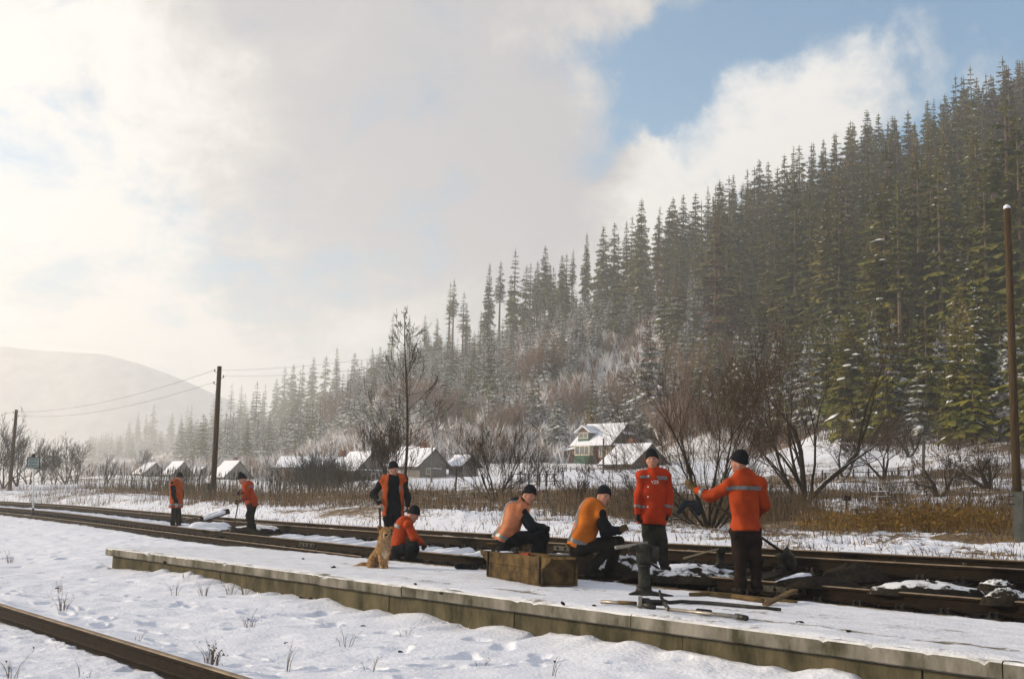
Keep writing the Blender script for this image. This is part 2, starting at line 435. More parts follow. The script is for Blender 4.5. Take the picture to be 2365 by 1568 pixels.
PRINTS = []
_r = np.random.default_rng(23)
for (x0, y0), (x1, y1), n_ in (((-7.5, 14.0), (1.5, 8.5), 16), ((-4.0, 12.6), (-9.5, 20.5), 13), ((-3.2, 9.2), (0.8, 11.4), 8), ((-6.0, 17.2), (-1.6, 13.6), 9), ((1.0, 9.4), (3.4, 7.0), 5)):
    for k_ in range(n_):
        u_ = k_ / n_; dx, dy = x1 - x0, y1 - y0; L_ = math.hypot(dx, dy); sd = .11 * (1 if k_ % 2 else -1)
        PRINTS.append((x0 + dx * u_ - dy / L_ * sd + _r.normal(0, .05), y0 + dy * u_ + dx / L_ * sd + _r.normal(0, .05), math.atan2(dy, dx) + _r.normal(0, .15), _r.uniform(.035, .065)))
def boots(X, Y):
    out = np.zeros(np.shape(X))
    for x, y, a, d in PRINTS:
        m = (np.abs(X - x) < .35) & (np.abs(Y - y) < .35)
        if not m.any(): continue
        u_ = (X[m] - x) * math.cos(a) + (Y[m] - y) * math.sin(a); v_ = -(X[m] - x) * math.sin(a) + (Y[m] - y) * math.cos(a)
        q_ = np.sqrt((u_ / .17) ** 2 + (v_ / .075) ** 2)
        out[m] += -d * (1 - sst(q_, .7, 1.05)) + .018 * np.exp(-((q_ - 1.25) / .22) ** 2)
    return out
def H(X, Y):
    """height of the snow or ballast anywhere near the tracks"""
    X = np.asarray(X, float); Y = np.asarray(Y, float)
    s = sN(X, Y)
    n1 = fbm(X / 1.1, Y / 1.1, 4); n2 = fbm(X / 0.22 + 9, Y / 0.22, 3)
    # ---- camera side
    t = (X - PCORN[0]) * PDIR[0] + (Y - PCORN[1]) * PDIR[1]
    w = sst(t, -0.4, 2.2)
    e = (X - (PE_A + PE_B * Y)) / math.sqrt(1 + PE_B ** 2)            # beyond the platform edge > 0
    drift = (0.0 + 0.09 * vnoise(t / 0.55, t * 0 + 3.0) + 0.06 * vnoise(t / 0.21, t * 0 + 9.0)) * np.exp(-np.clip(-e, 0, 9) / 0.40) + 0.02 * np.exp(-np.clip(-e, 0, 9) / 1.8)
    drift = drift + 0.10 * np.exp(-((t + 4.2) / 1.3) ** 2) * np.exp(-np.clip(-e, 0, 9) / 0.7)
    zf = (1 - w) * np.where(e > 0.12, 0.10, drift) + w * 0.34 * sst(s, -7.0, -1.2)
    fr = (X - FR_A - FR_B * Y) / math.sqrt(1 + FR_B ** 2)             # front siding rail: snow lies lower on its near side
    zf = zf - 0.08 * sst(-fr, -0.05, 0.06) * (1 - 0.45 * sst(-fr, 0.5, 1.6)) + 0.05 * np.exp(-(fr - 0.15) ** 2 / 0.05) * (fr > 0)
    zf = zf + 0.06 * n1 + 0.038 * n2 * sst(vnoise(X / 1.7 + 5, Y / 1.7), 0.25, 0.7) + 0.05 * fbm(X / .5, Y / .5 + 40, 2) - 0.05 * sst(vnoise(X / .34 + 70, Y / .34), .78, .95)
    zf = zf + boots(X, Y)
    zf = np.where(np.abs(fr) < .075, np.minimum(zf, -.10), zf)
    # ---- track bed
    zb0 = ZN - 0.25 + 0.05 * n2
    zb1 = ZL(Y) - 0.24 + 0.05 * n2
    zb = zb0 + (zb1 - zb0) * np.clip(s / S_L, 0, 1)
    zfar = ZU(Y) - 0.10
    # ---- field beyond
    fld = T(X, Y) + 0.20 * fbm(X / 1.3 + 3, Y / 1.3, 4) + 0.12 * n2 * sst(s, 3, 6)
    q = sst(s, 2.2, 5.0)
    near = np.where(s > 1.9, zfar + 0.06 * n2, zb)
    zr = near * (1 - q) + np.maximum(fld, zfar - 0.1) * q
    k = sst(s, -1.35, -0.85)
    return np.where(s < -0.85, zf * (1 - k) + (zb0) * k, zr)

FR_B = (-6.24 + 1.94) / (14.41 - 9.07)
FR_A = -1.94 - FR_B * 9.07

def grid_mesh(name, A, Ys, zfun):
    a, Y = np.meshgrid(A, Ys)
    X = a * Y
    Z = zfun(X, Y)
    V = np.stack([X, Y, Z], -1).reshape(-1, 3)
    n, m = Y.shape
    i = (np.arange(n - 1)[:, None] * m + np.arange(m - 1)[None]).ravel()
    F = np.stack([i, i + 1, i + m + 1, i + m], -1)
    return V, F

A_in = np.linspace(-0.52, 0.52, 640)
A = np.concatenate([np.linspace(-2.6, -0.53, 40), A_in, np.linspace(0.53, 2.6, 40)])
Ys = np.concatenate([np.geomspace(3.5, 8, 40)[:-1], np.geomspace(8, 26, 520)[:-1], np.geomspace(26, 110, 200)])
V, F = grid_mesh('ground', A, Ys, H)
s_all = sN(V[:, 0], V[:, 1])
g_me = mesh('snowy_ground', V, F, None, True)
n_a = fbm(V[:, 0] / 0.8, V[:, 1] / 0.8, 4) + 0.5
n_b = fbm(V[:, 0] / 5 + 8, V[:, 1] / 5, 3) + 0.5
dirt = np.zeros(len(V))
bed = sst(s_all, -1.25, -0.8) * (1 - sst(s_all, 1.9, 2.5))
dug = (1 - sst(V[:, 1], 17.5, 20)) * 0.6 + 0.28                # the gang has dug the ballast out nearest the camera
gap = sst(s_all, -1.3, -0.9) * (1 - sst(s_all, -0.05, 0.1)) * (1 - sst(V[:, 1], 30, 45)) * 0.8
dirt = np.clip(np.maximum(bed * dug * (0.5 + n_a), gap), 0, 1)
grs = sst(s_all, 2.3, 4.5) * (0.38 + 0.45 * (n_a - 0.5) + 0.5 * (n_b - 0.5)) * (1 - 0.5 * sst(V[:, 1], 60, 100))
grs = grs + 0.22 * sst(s_all, 8, 11) * (1 - sst(s_all, 18, 26)) * (0.4 + n_a) * sst(V[:, 0] / V[:, 1], -.42, -.33)
grs = np.clip(grs + 0.10 * ((s_all < -4) & (V[:, 0] < -3)) * n_b, 0, 1)
attr(g_me, 'dirt', dirt); attr(g_me, 'straw', grs)
GROUND = Mattr('snowy_ground', [(None, (0.73, 0.76, 0.85), (0.66, 0.69, 0.78), 2.5, 0.1),
                                ('straw', (0.20, 0.135, 0.07), (0.085, 0.062, 0.036), 5.5, 0.10),
                                ('dirt', (0.032, 0.026, 0.019), (0.014, 0.012, 0.010), 9, 0.12)], bump=0.5, bscale=22)
g_me.materials.append(GROUND)
o = bpy.data.objects.new('snowy_ground', g_me); link(o)
tag(o, 'snow covered ground around the railway tracks', kind='structure')

Ah = np.concatenate([np.linspace(-2.6, -0.56, 40), np.linspace(-0.55, 0.55, 260), np.linspace(0.56, 2.6, 40)])
V, F = grid_mesh('hill', Ah, np.geomspace(109.0, 1340, 140), lambda X, Y: T(X, Y) + 0.20 * fbm(X / 1.3 + 3, Y / 1.3, 4))
h_me = mesh('hillside', V, F, None, True)
hb = fbm(V[:, 0] / 14, V[:, 1] / 14, 4) + 0.5
attr(h_me, 'straw', np.clip(0.20 + 0.8 * (hb - 0.45) + 0.12 * sst(V[:, 1], 150, 200) + .3 * sst(V[:, 0] / V[:, 1], .15, .3), 0, 0.8))
HILLM = Mattr('snowy_hillside', [(None, (0.76, 0.77, 0.81), (0.66, 0.67, 0.71), 0.8, 0.1),
                                 ('straw', (0.17, 0.11, 0.075), (0.07, 0.052, 0.04), 0.9, 0.22)], bump=0.6, bscale=3)
h_me.materials.append(HILLM)
o = bpy.data.objects.new('hillside', h_me); link(o); tag(o, 'steep snowy hillside carrying the spruce forest', kind='structure')

V = [(-2300, -400, -1.2), (2300, -400, -1.2), (2300, 2400, -1.2), (-2300, 2400, -1.2)]
o = ob('valley_floor', V, [(0, 1, 2, 3)], SNOW); tag(o, 'snow covered valley floor', kind='structure')

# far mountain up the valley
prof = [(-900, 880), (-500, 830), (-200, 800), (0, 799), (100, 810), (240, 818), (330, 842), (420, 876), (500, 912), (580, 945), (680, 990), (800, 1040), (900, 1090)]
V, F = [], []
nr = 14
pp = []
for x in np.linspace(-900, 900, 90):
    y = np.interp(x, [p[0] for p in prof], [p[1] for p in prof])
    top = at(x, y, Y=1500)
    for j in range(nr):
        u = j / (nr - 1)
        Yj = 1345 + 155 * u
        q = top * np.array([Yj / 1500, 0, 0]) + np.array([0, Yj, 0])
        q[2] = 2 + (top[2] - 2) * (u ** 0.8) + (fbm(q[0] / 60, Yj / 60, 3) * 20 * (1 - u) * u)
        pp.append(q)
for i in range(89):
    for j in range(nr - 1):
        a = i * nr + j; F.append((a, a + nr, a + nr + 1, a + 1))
o = ob('distant_mountain', pp, F, M('haze_toned_mountain', (0.80, 0.80, 0.80), (0.64, 0.64, 0.65), scale=0.05, rough=1.0), smooth=True)  # pale tone paints extra haze into the mountain colour, beyond the volume
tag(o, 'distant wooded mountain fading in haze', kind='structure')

# ------------------------------------------------------------------ rails
def sweep(prof, P, N2, up=None, top=None):
    """sweep a 2-D profile (u across, v up) along P with across-vectors N2"""
    n, k = len(P), len(prof)
    V = np.zeros((n, k, 3))
    for j, (u, v) in enumerate(prof):
        V[:, j] = P + N2 * u + np.array([0, 0, 1.0]) * v
    F = []
    for i in range(n - 1):
        for j in range(k):
            a, b = i * k + j, i * k + (j + 1) % k
            F.append((a, a + k, b + k, b))
    F.append(tuple(range(k))); F.append(tuple((n - 1) * k + j for j in range(k - 1, -1, -1)))
    return V.reshape(-1, 3), F
RAILP = [(-.072, -.18), (-.072, -.168), (-.022, -.150), (-.010, -.135), (-.010, -.052), (-.034, -.040), (-.036, -.012), (-.030, -.002), (0, .002),
         (.030, -.002), (.036, -.012), (.034, -.040), (.010, -.052), (.010, -.135), (.022, -.150), (.072, -.168), (.072, -.18)]
def rail_mesh(name, P, parent=None, prof=RAILP, topmat=RAILTOP):
    P = np.asarray(P, float)
    d = np.gradient(P, axis=0); nn = np.stack([d[:, 1], -d[:, 0], np.zeros(len(P))], -1); nn /= np.linalg.norm(nn, axis=1)[:, None]
    V, F = sweep(prof, P, nn)
    o = ob(name, V, F, RUST, parent)
    me = o.data; me.materials.append(topmat)
    k = len(prof)
    for i, p in enumerate(me.polygons):
        if i < (len(P) - 1) * k and (i % k) in (6, 7, 8, 9): p.material_index = 1
    return o
def steps(y0, y1, step):
    """stations along the near rail about `step` metres apart"""
    out, y = [], y0
    while y < y1:
        out.append(y); y += step / math.sqrt(1 + float(XN1(y)) ** 2)
    return np.array(out)
st = steps(4.0, 130, 0.8)
track = tag(empty('railway_track', (0, 0, 0)), 'rusty main railway track with snow covered sleepers curving away past the workers', 'railway track')
rN = rail_mesh('rail', np.stack([XN(st), st, np.full_like(st, ZN)], -1), track)
xl, yl = off(st, S_L)
rL = rail_mesh('rail', np.stack([xl, yl, ZL(st)], -1), track)
xu, yu = off(st, S_U)
o = rail_mesh('rail', np.stack([xu, yu, ZU(st)], -1)); tag(o, 'rusty rail along the far side of the main track, next to the snowy field', 'rail')
fy = np.concatenate([steps(21.25, 60, 0.8)])
Fpts = np.array([at(x, y, z=ZN - .10) for x, y in [(-300, 1158), (0, 1182.6), (264, 1212.8), (567, 1251.8), (720, 1269), (840, 1283.8)]])
Fpts = Fpts[np.argsort(Fpts[:, 1])]
cF = np.polyfit(Fpts[:, 1], Fpts[:, 0], 3)
fy = np.linspace(Fpts[0, 1], 80, 90)
o = rail_mesh('rail', np.stack([np.polyval(cF, np.clip(fy, 0, Fpts[-1, 1])) + np.polyval(np.polyder(cF), Fpts[-1, 1]) * np.maximum(fy - Fpts[-1, 1], 0), fy, np.full_like(fy, ZN - .10)], -1))
tag(o, 'rusty rail half sunk in snow in front of the main track, ending near the dog', 'rail')
fy = np.linspace(3.5, 24, 50)
o = rail_mesh('rail', np.stack([FR_A + FR_B * fy, fy, np.full_like(fy, 0.10)], -1)); tag(o, 'single rusty siding rail in the snow at the lower left corner', 'rail')

# sleepers with their own caps of snow, rail plates and bolts
def lumpy_box(hx, hy, h, nx, ny, amp, seed):
    """a soft-edged slab of snow with an uneven top"""
    r = np.random.default_rng(seed)
    V, F = [], []
    for i in range(nx + 1):
        for j in range(ny + 1):
            u, v = i / nx * 2 - 1, j / ny * 2 - 1
            e = (1 - u ** 6) * (1 - v ** 4)
            V.append((u * hx * (1 + .03 * r.normal()), v * hy * (1 + .05 * r.normal()), h * (0.25 + 0.75 * e) + amp * r.normal() * e if abs(u) < .99 and abs(v) < .99 else -0.03))
    m = ny + 1
    for i in range(nx):
        for j in range(ny):
            a = i * m + j; F.append((a, a + m, a + m + 1, a + 1))
    return V, F
sl_me = mesh('sleeper', *(lambda b: (b.V, b.F))(MB().abox(-.52, S_L + .62, -.125, .125, -.16, 0)), DARKWOOD)
cap_mes = [mesh('snow_cap', *(lambda vf: ([(x + S_L / 2, y, z) for x, y, z in vf[0]], vf[1]))(lumpy_box(S_L / 2 - .10, .13, .05, 10, 5, .008, k)), SNOW, True) for k in range(4)]
def plate_mesh():
    b = MB()
    for x in (0,):
        b.abox(x - .17, x + .17, -.085, .085, 0, .022)
        for dx in (-.125, .125): b.tube([(x + dx, -.04, .02), (x + dx, -.04, .085)], .022, 6); b.tube([(x + dx, .045, .02), (x + dx, .045, .075)], .022, 6)
        for dx in (-.09, .09): b.abox(x + dx - .025, x + dx + .025, -.05, .05, .022, .055)
    return mesh('rail_fastening', b.V, b.F, STEEL)
pl_me = plate_mesh()
for k, y in enumerate(steps(9.5, 72, 0.56)):
    zN, zL = ZN - .195, float(ZL(y)) - .195
    x = float(XN(y)); g = float(XN1(y)); ang = math.atan2(-g, 1)
    cant = math.atan2(zL - zN, S_L)
    M4 = Matrix.Translation((x, y, zN)) @ Matrix.Rotation(ang, 4, 'Z') @ Matrix.Rotation(-cant, 4, 'Y') @ Matrix.Rotation(random.uniform(-.02, .02), 4, 'Z')
    so = bpy.data.objects.new('sleeper', sl_me); link(so, track); so.matrix_local = M4
    for dx in (0, S_L):
        po = bpy.data.objects.new('rail_fastening', pl_me); link(po, so); po.location = (dx, 0, 0)
    if y > 17.2 and not 28.6 < y < 31.5 or (13.5 < y < 16 and k % 3 == 0):
        c = bpy.data.objects.new('snow_cap', cap_mes[k % 4]); link(c, so)
        c.scale = (random.uniform(.9, 1.0), random.uniform(.95, 1.1), random.uniform(.7, 1.5) * (1.4 if y < 30 else 1))
# fishplates on the joints
def fishplate(Y, s, z, side):
    b = MB()
    d = np.array([float(XN1(Y)), 1, 0]); d /= np.linalg.norm(d); n = np.array([d[1], -d[0], 0])
    x, y = off(Y, s); c = np.array([float(x), float(y), z - .093]) + n * side * .022
    b.box(c, d, n, (0, 0, 1), .40, .012, .042)
    for q in (-.3, -.1, .1, .3): b.box(c + d * q + n * side * .022, d, n, (0, 0, 1), .022, .014, .022)
    return b.build('fishplate', STEEL, track)
fishplate(19.6, S_L, float(ZL(19.6)), -1); fishplate(15.2, 0, ZN, -1); fishplate(25.4, 0, ZN, -1)

# ------------------------------------------------------------------ platform
PW = 2.95
ZP = 0.45
plat = tag(empty('concrete_platform', (float(PCORN[0]), float(PCORN[1]), 0)), 'low weathered concrete platform edge with snow on top, running towards the camera', 'platform')
pn = np.array([0.7695, 0.6387, 0])                    # from front edge to the track
pd = np.array([PDIR[0], PDIR[1], 0])
def pp3(t, e, z):                                     # t metres from the far corner towards the camera, e metres in from the edge
    return np.array([PCORN[0], PCORN[1], 0]) - pd * t + pn * e + np.array([0, 0, z])
def pbox(t0, t1, e0, e1, z0, z1):
    return MB().hexa([pp3(t0, e0, z0), pp3(t1, e0, z0), pp3(t1, e1, z0), pp3(t0, e1, z0), pp3(t0, e0, z1), pp3(t1, e0, z1), pp3(t1, e1, z1), pp3(t0, e1, z1)])
tt = [0, 4.0, 8.05, 10.1, 14.1, 17.9, 21.5, 25.5]
def edge_slab(t0, t1, dz):
    ts = np.linspace(t0 + .006, t1 - .006, int((t1 - t0) / .045)); V, F = [], []
    c1 = fbm(ts / .16, ts * 0 + 4.4, 3, .6); c2 = fbm(ts / .9, ts * 0 + 8.1, 3)
    for t_, a_, b_ in zip(ts, c1, c2):
        ch = max(0.0, a_ - .16) * .28 + max(0.0, b_ - .2) * .06          # chipped arris
        w_ = .006 * a_
        V += [pp3(t_, dz + .03 + w_, ZP - .165 + dz), pp3(t_, dz + w_, ZP - .150 + dz), pp3(t_, dz + w_, ZP - .036 - ch + dz), pp3(t_, dz + .016 + ch, ZP - .02 + dz), pp3(t_, .62 + dz, ZP - .02 + dz), pp3(t_, .62 + dz, ZP - .165 + dz)]
    n_ = len(ts)
    for i in range(n_ - 1):
        for j in range(6):
            k0, k1 = i * 6 + j, i * 6 + (j + 1) % 6; F.append((k0, k1, k1 + 6, k0 + 6))
    F += [tuple(range(5, -1, -1)), tuple((n_ - 1) * 6 + j for j in range(6))]
    return ob('edge_slab', V, F, FASCIA, plat)
for a, b2 in zip(tt[:-1], tt[1:]):
    edge_slab(a, b2, random.uniform(-.010, .008))
tw = [0.12, 2.4, 4.8, 7.3, 9.7, 12.2, 14.7, 17.2, 19.8, 22.4, 25.4]
for a, b2 in zip(tw[:-1], tw[1:]):
    dz = random.uniform(-.012, .012)
    pbox(a + .008, b2 - .008, .10 + dz, .40 + dz, -.35, ZP - .17).build('wall_panel', CONC, plat)
pbox(.10, 25.4, .45, PW, -.3, ZP - .03).build('core', CONC, plat)
for a, b2 in zip([0.3, 5, 10, 15, 20], [4.98, 9.98, 14.98, 19.98, 25.4]):
    pbox(a, b2, PW + .004, PW + .10, ZP - .22, ZP - .005 + random.uniform(-.01, .01)).build('back_board', OLDWOOD, plat)
# trampled snow on the slab
nt_, ne_ = 420, 70
tg, eg = np.meshgrid(np.linspace(-.02, 25.4, nt_), np.linspace(0.015, PW + .02, ne_), indexing='ij')
eg = eg + (.16 * np.clip(fbm(tg / .45, eg * 0 + 2, 4, .7) + .12, 0, 1)) * np.exp(-eg / .12)
q = pp3(0, 0, 0)
Xs = q[0] - pd[0] * tg + pn[0] * eg; Ys_ = q[1] - pd[1] * tg + pn[1] * eg
edge = np.minimum(eg / .10, 1) * np.minimum((PW + .02 - eg) / .06, 1) * np.minimum((tg + .02) / .1, 1)
Zs = ZP - .018 + edge * (0.020 + 0.030 * (fbm(Xs / .7, Ys_ / .7, 4)) + .022 * fbm(Xs / .15, Ys_ / .15, 3)) - .01 * (1 - edge)
V = np.stack([Xs, Ys_, Zs], -1).reshape(-1, 3)
i = (np.arange(nt_ - 1)[:, None] * ne_ + np.arange(ne_ - 1)[None]).ravel()
F = np.stack([i, i + ne_, i + ne_ + 1, i + 1], -1)[:, ::-1].copy()
o = ob('trampled_snow', V, F, None, plat, True)
wear = np.clip(0.17 + 0.75 * fbm(tg / .9, eg / .4, 5, .65) + 0.25 * np.exp(-((eg - .60) / .10) ** 2) * sst(tg, 6, 12) + .18 * np.exp(-(eg / .16) ** 2) * (.5 + fbm(tg / .6, eg / .2, 2)) + .3 * np.exp(-((PW - eg) / .10) ** 2), 0, 1)
attr(o.data, 'dirt', wear.ravel())
o.data.materials.append(Mattr('trampled_snow', [(None, (0.71, 0.735, 0.81), (0.60, 0.62, 0.68), 3.5, 0.1), ('dirt', (0.24, 0.21, 0.165), (0.10, 0.088, 0.065), 7, 0.22)], bump=0.5, bscale=30))
# ------------------------------------------------------------------ haze
V = MB().abox(-2400, 2400, -500, 2500, -3.0, 207)
o = V.build('haze', None); tag(o, 'pale winter haze filling the valley', kind='stuff')
hm = bpy.data.materials.new('haze'); hm.use_nodes = True
hm.node_tree.nodes.clear()
pv = hm.node_tree.nodes.new('ShaderNodeVolumePrincipled')
pv.inputs['Color'].default_value = (0.97, 0.985, 1.0, 1)
pv.inputs['Density'].default_value = 0.00078
pv.inputs['Anisotropy'].default_value = 0.55
ho = hm.node_tree.nodes.new('ShaderNodeOutputMaterial')
hm.node_tree.links.new(pv.outputs[0], ho.inputs['Volume'])
o.data.materials.append(hm)
# ------------------------------------------------------------------ spruces
def spruce(seed, h, rad, levels, base, sprigs=5, dens=1.0, ragged=0.3, lean=0.0):
    """returns trunk (V,F), crown triangles, snow triangles; origin at the foot"""
    r = np.random.default_rng(seed)
    C, S = [], []
    for i in range(levels):
        t = base + (1 - base) * (i + r.uniform(0, .6)) / levels
        z = h * t
        prof = (1 - (t - base) / (1 - base)) ** 0.80
        prof = prof * min(1.0, 0.45 + 2.6 * (t - base) / (1 - base))
        nb = max(3, int(round((4 + 6 * prof) * dens)))
        a0 = r.uniform(0, 6.28)
        for b in range(nb):
            if r.random() < ragged * 0.4: continue
            a = a0 + 6.283 * (b + r.uniform(-.35, .35)) / nb
            L = rad * prof * r.uniform(1 - ragged * 1.2, 1.12) + 0.10 * rad
            sl = 0.32 - 0.75 * (1 - t) + r.uniform(-.12, .12)
            out = np.array([math.cos(a), math.sin(a), 0.0]); side = np.array([-out[1], out[0], 0.0])
            p0 = np.array([0, 0, z])
            def axis(f):
                return p0 + out * L * f + np.array([0, 0, L * (sl * f - 0.42 * f * f + 0.18 * f ** 4)])
            for k in range(sprigs):
                f0 = 0.10 + 0.88 * k / sprigs; f1 = min(1.0, f0 + 1.35 / sprigs)
                q0, q1 = axis(f0), axis(f1)
                wl = L * (0.42 * (1 - f0) ** 0.7 + 0.07) * r.uniform(.6, 1.25)
                for sg in (-1, 1):
                    tip = (q0 * .35 + q1 * .65) + side * sg * wl + np.array([0, 0, -wl * r.uniform(.15, .75)])
                    C.append((q0, q1, tip))
            C.append((axis(.1), axis(1.06), axis(.7) + np.array([0, 0, -.10 * L - .12])))
            if sprigs > 3:
                for f_ in (.35, .6, .85):
                    q_ = axis(f_); hg = L * .30 * r.uniform(.5, 1.2); C.append((q_ - out * L * .12, q_ + out * L * .12, q_ + side * r.normal(0, .10) * L - np.array([0, 0, hg])))
            # snow lying along the bough
            f0 = r.uniform(.30, .62); f1 = min(1.02, f0 + r.uniform(.28, .5)); w = L * r.uniform(.13, .24)
            up = np.array([0, 0, .035 * L + .05])
            m0, m1 = axis(f0) + up, axis(f1) + up * .6
            mm = axis((f0 + f1) / 2) + up * 1.7
            S.append((r.random(), [(m0, mm + side * w - up * 1.1, mm), (mm, mm + side * w - up * 1.1, m1), (m0, mm, mm - side * w - up * 1.1), (mm, m1, mm - side * w - up * 1.1)]))
    for k in range(3):
        a = r.uniform(0, 6.28); w = .012 * rad + .04
        C.append((np.array([0, 0, h * .93]) + np.array([math.cos(a), math.sin(a), 0]) * w * 2, np.array([0, 0, h * .93]) - np.array([math.cos(a), math.sin(a), 0]) * w * 2, np.array([0, 0, h * 1.02])))
    tr = MB(); tr.tube([(0, 0, -1.5), (0, 0, h * .35), (0, 0, h * .7), (0, 0, h * .99)], [h * .011 + .05, h * .009 + .03, h * .005 + .02, .015], 6, False)
    return tr, C, S

def tris(Tl):
    V = np.array(Tl, dtype=float).reshape(-1, 3)
    return V, np.arange(len(V)).reshape(-1, 3)

def spruce_meshes(seed, h, rad, levels, base, snow, needle=NEEDLE, **k):
    tr, C, S = spruce(seed, h, rad, levels, base, **k)
    Vc, Fc = tris(C)
    sn = [x for q, x4 in S if q < snow for x in x4]
    Vs, Fs = tris(sn)
    return mesh('trunk', tr.V, tr.F, TRUNKM), mesh('crown', Vc, Fc, needle), (mesh('snow', Vs, Fs, SNOWFAR) if len(sn) else None), h

TALL = [spruce_meshes(100 + k, 26, [2.6, 3.6, 4.4, 3.9, 3.0, 4.8][k], [46, 42, 40, 50, 36, 44][k], [.18, .30, .22, .12, .38, .10][k], [.16, .24, .12, .30, .14, .26][k], ragged=[.4, .6, .75, .45, .8, .6][k], dens=[.95, .9, .8, 1.0, .8, .85][k]) for k in range(6)]
SLIM = [spruce_meshes(140 + k, 27, 2.2, 30, [.48, .56, .42][k], .12, ragged=.5, dens=.7) for k in range(3)]
YOUNG = [spruce_meshes(160 + k, 12, 2.7, 24, .05, [.40, .5, .3, .45][k], needle=NEEDLE2, ragged=.3, dens=1.0) for k in range(4)]
YOUNGD = [spruce_meshes(170 + k, 13, 2.9, 30, .04, [.30, .42, .22][k], ragged=.4, dens=1.0) for k in range(3)]
BROWN = M('larch_twigs', (0.115, 0.062, 0.028), (0.06, 0.036, 0.02), scale=1.0, rough=0.9, rand=0.25)
LARCH = [spruce_meshes(180 + k, 24, 2.9, 30, .22, .03, needle=BROWN, ragged=.5, dens=.8) for k in range(2)]

NTREE = [0]
def put_tree(kind, x, y, h, z, label, group, cat='spruce tree', name='spruce_tree', wide=1.0):
    tm, cm, sm, h0 = kind
    e = empty(name, (x, y, z)); s = h / h0
    e.rotation_euler = (random.uniform(-.02, .02), random.uniform(-.02, .02), random.uniform(0, 6.28))
    e.scale = (s * wide, s * wide, s)
    tag(e, label, cat, group)
    t = link(bpy.data.objects.new('trunk', tm), e)
    c = link(bpy.data.objects.new('crown', cm), e)
    if sm: tag(link(bpy.data.objects.new('snow', sm), c), kind='stuff')
    NTREE[0] += 1
    return e
def Tz(x, y): return float(T(np.array([x]), np.array([y]))[0])
def ridgeY(px):
    return float(np.interp(px, [0, 200, 300, 600, 800, 1000, 1400, 1700, 2000, 2365], [1300, 1280, 1230, 830, 600, 385, 325, 305, 295, 285]))
LM = ['the sign post', 'the leaning utility pole', 'the far shoveller', 'the long low building', 'the tall bare tree', 'the steep roofed barn', 'the bushy bare tree', 'the dormer house',
      'the red jacketed man', 'the pointing man', 'the forked bare tree', 'the hay rack', 'the yellow shrub', 'the brown utility pole']
LMX = [75, 500, 575, 720, 940, 1000, 1140, 1400, 1510, 1660, 1860, 2045, 2170, 2330]
def near(px):
    k = int(np.argmin([abs(px - q) for q in LMX])); d = px - LMX[k]
    return LM[k]
def where(px, el):
    k = int(np.argmin([abs(px - q) for q in LMX])); d = px - LMX[k]
    return ['at the foot of', 'on the lower', 'midway up', 'on the upper', 'near the top of'][min(4, int(el * 5))] + ' slope ' + ('straight above ' if abs(d) < 22 else 'a little right of ' if 0 < d < 60 else 'a little left of ' if -60 < d < 0 else 'well right of ' if d > 0 else 'well left of ') + LM[k]

placed = []
SKY = [(2362, 140, 0), (2318, 178, 2), (2288, 172, 3), (2254, 182, 1), (2222, 180, 4), (2180, 222, 5), (2142, 245, 0), (2100, 262, 2), (2058, 268, 3), (2030, 262, 1), (2000, 252, 3), (1962, 292, 5),
       (1930, 310, 4), (1900, 325, 1), (1872, 332, 0), (1846, 336, 2), (1812, 360, 5), (1780, 374, 1), (1752, 368, 3), (1722, 392, 4), (1692, 404, 0), (1662, 420, 2), (1635, 432, 6), (1606, 446, 5),
       (1580, 450, 1), (1552, 456, 3), (1520, 478, 4), (1480, 460, 3), (1450, 512, 0), (1420, 514, 2), (1392, 522, 5), (1354, 538, 0), (1322, 575, 6), (1300, 588, 3), (1270, 610, 4), (1243, 604, 1), (1213, 614, 2),
       (1182, 635, 6), (1157, 602, 7), (1130, 608, 0), (1080, 702, 4), (1050, 645, 7), (1012, 735, 2), (985, 755, 4), (947, 726, 8), (900, 790, 3), (880, 800, 1), (858, 804, 4), (820, 815, 5), (782, 803, 0), (752, 822, 2),
       (722, 826, 1), (700, 842, 4), (680, 842, 3), (660, 848, 2), (640, 874, 5), (610, 905, 0), (440, 956, 0), (420, 965, 3), (398, 952, 1), (356, 934, 2), (340, 955, 4), (322, 950, 0), (300, 972, 5), (268, 1008, 2), (240, 1015, 1), (215, 1012, 0)]
ALLK = TALL + SLIM
for px, py, kd in SKY:
    Y = ridgeY(px) * random.uniform(.96, 1.0)
    p = at(px, py, Y=Y); z = Tz(p[0], Y) - .3
    h = p[2] - z
    if h < 8: z = p[2] - 12; h = 12
    hm = 34 if px > 900 else 46
    if h > hm: h = hm; z = p[2] - h
    put_tree(ALLK[kd], p[0], Y, h, z, ('tall spruce' if kd < 6 else 'slim bare-trunked spruce') + ' on the skyline' + where(px, 1).replace('near the top of slope', ''), 'spruces on the skyline', wide=1.0 if px > 600 else 1.2)
    placed.append((p[0], Y))
# single trees that stand out on the slope
for px, py, Y, hh, kd, lab in [(1935, 735, 150, 13, 'y', 'broad snow-laden spruce low on the slope behind the forked bare tree'), (1500, 760, 165, 13, 'y', 'dark dense spruce with snowy boughs above the house with the dormer'),
                               (1290, 905, 175, 13, 'y', 'green spruce standing beside the houses left of the dormer house'), (866, 852, 330, 15, 't', 'dark conical spruce alone on the misty mid slope'),
                               (572, 970, 330, 17, 't', 'dark conical spruce in the haze beyond the man with the shovel'), (655, 960, 420, 18, 't', 'hazy spruce standing beyond the long low building')]:
    p = at(px, py, Y=Y); h = max(p[2] - Tz(p[0], Y), 7)
    put_tree(YOUNG[0] if kd == 'y' else TALL[3], p[0], Y, h, p[2] - h, lab, None, wide=1.25 if kd == 'y' else 1.1); placed.append((p[0], Y))

